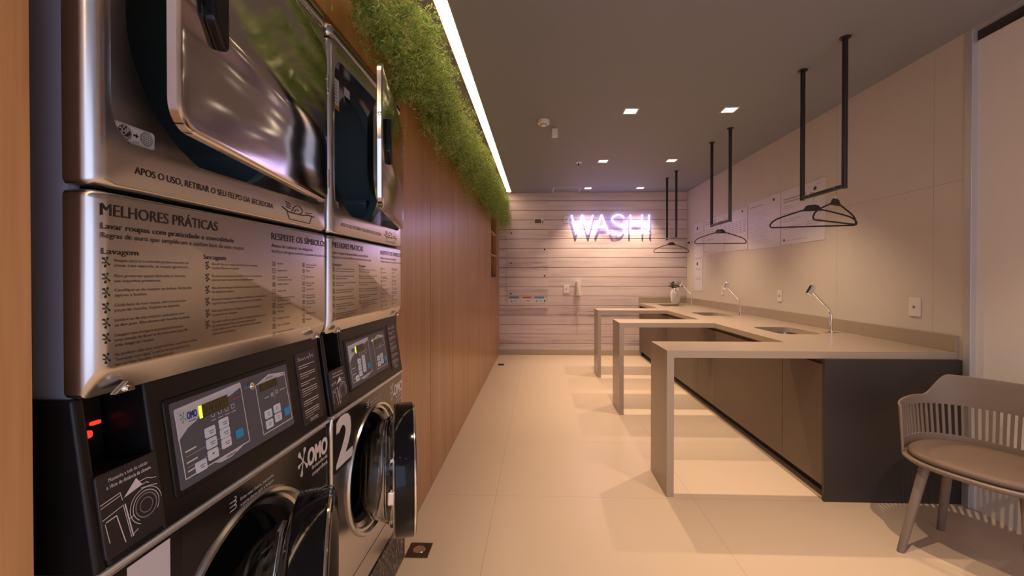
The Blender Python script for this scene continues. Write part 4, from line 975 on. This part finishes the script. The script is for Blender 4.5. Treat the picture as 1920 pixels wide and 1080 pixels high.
# ------------------------------------------------------------------ ceiling fittings
e = empty('smoke_detector', (.04, 3.93, HC), 'round white smoke detector on the ceiling', 'smoke detector')
MB().lathe([(0, .055), (-.02, .055), (-.036, .050), (-.040, .030)], (0, 0, 0), 'z', 32, cap1=True).build('body', 'plate', e); MB().lathe([(-.040, .027), (-.052, .024), (-.056, .010)], (0, 0, 0), 'z', 24, cap1=True).build('sensor', 'plate', e); MB().lathe([(-.0395, .032), (-.043, .032), (-.043, .026)], (0, 0, 0), 'z', 24).build('grille', 'black', e)
tag(MB().box(.122, .178, 4.14, 4.19, HC - .078, HC).build('motion_sensor', 'plate', bevel=.004), 'small white box sensor on the ceiling beside the smoke detector', 'sensor')
e = empty('sprinkler_head', (.495, 5.39, HC), 'small chrome sprinkler head with round white collar on the ceiling', 'sprinkler')
MB().lathe([(0, .04), (-.006, .038), (-.010, .018)], (0, 0, 0), 'z', 24, cap1=True).build('collar', 'plate', e); MB().lathe([(-.008, .008), (-.035, .006), (-.038, .016), (-.041, .014)], (0, 0, 0), 'z', 16, cap1=True).build('nozzle', 'black', e)
e = empty('ceiling_hatch', (.45, 7.08, HC), 'thin white-framed hatch in the ceiling by the back wall', 'hatch')
mb = MB(); a, b, c, d = -.225, .225, -.17, .20
for bx in ((a, b, c, c + .012), (a, b, d - .012, d), (a, a + .012, c + .012, d - .012), (b - .012, b, c + .012, d - .012)): mb.box(*bx, -.006, 0)
mb.build('frame', 'plate', e, smooth=0); MB().box(a + .012, b - .012, c + .012, d - .012, -.003, 0).build('cover', 'ceiling', e, smooth=0)

# ------------------------------------------------------------------ chair
e = empty('armchair', (2.057, 2.050, 0), 'taupe plastic armchair with slatted back and seat cushion at the right', 'chair', None, R(-62))
SA, SB, SY = .295, .248, .052
def plan(phi, k=1.0):
    s_, c_ = math.sin(phi), math.cos(phi); p = 2 / 2.5
    return (SA * k * math.copysign(abs(s_) ** p, s_), SY + SB * k * math.copysign(abs(c_) ** p, c_))
# arc-length table over the back arc
PH = R(120); tab = [(-PH + 2 * PH * i / 600) for i in range(601)]; acc = [0]
for a, b in zip(tab[:-1], tab[1:]): p, q = plan(a), plan(b); acc.append(acc[-1] + math.hypot(q[0] - p[0], q[1] - p[1]))
TOT = acc[-1]
def phi_at(s_): return float(np.interp(s_, acc, tab))
NS = 46; edge = .030; pitch = (TOT - 2 * edge) / (NS + .5); cols = [0.0, edge * .5, edge]
gapcols = set()
s_ = edge
for i in range(NS):
    gapcols.add(len(cols) - 1); cols.append(s_ + pitch * .5); cols.append(s_ + pitch); s_ += pitch
gapcols.add(len(cols) - 1); cols.append(s_ + pitch * .5)
cols += [TOT - edge * .5, TOT]
def smooth(t): t = max(0, min(1, t)); return t * t * (3 - 2 * t)
def top(s_):
    u = abs(s_ / TOT * 2 - 1)
    return .690 + .020 * smooth((1 - u) / .45) + .112 * smooth((.53 - u) / .19)
rows = []
for s_ in cols:
    ph = phi_at(s_); u = abs(s_ / TOT * 2 - 1); zt_ = top(s_); zs = .655 + .012 * (1 - u)
    zz = [.446, .470, .507, zs, zs + (zt_ - zs) * .4, zs + (zt_ - zs) * .8, zt_]
    rows.append([(*plan(ph, .985 + .12 * (z_ - .45) / .37 * (1 if u < .8 else 1 - .5 * (u - .8) / .2)), z_) for z_ in zz])
mb = MB(); nr = 7; vs_ = [p for r_ in rows for p in r_]; fs = []
for i in range(len(rows) - 1):
    for j in range(nr - 1):
        if j == 2 and i in gapcols: continue
        fs.append((i * nr + j, (i + 1) * nr + j, (i + 1) * nr + j + 1, i * nr + j + 1))
mb.add(vs_, fs); o = mb.build('slatted_back', 'chair', e, solid=.010, bevel=.0025)
full = lambda k, z_: [(*plan(2 * math.pi * i / 64, k), z_) for i in range(64)]
MB().loft([full(.86, .425), full(.96, .430), full(1.0, .440), full(1.005, .449), full(.985, .455), full(.93, .452)]).build('seat_pan', 'chair', e)
MB().loft([full(.90, .4525), full(.925, .460), full(.925, .472), full(.90, .482), full(.80, .488), full(.5, .489), full(.2, .489)]).build('seat_cushion', 'cushion', e, smooth=60)
for sx in (-1, 1):
    for sy in (-1, 1):
        t0 = Vector((sx * .166, .03 + sy * .130, .432)); f0 = Vector((sx * .218, sy * .207, 0)); d = f0 - t0
        loops = []
        for t, r_ in ((0, .022), (.5, .0195), (1.0, .016)):
            c_ = t0 + d * t; loops.append([(c_.x + r_ * math.cos(2 * math.pi * i / 20), c_.y + r_ * math.sin(2 * math.pi * i / 20), c_.z) for i in range(20)])
        MB().loft(loops).build('leg', 'chair', e)
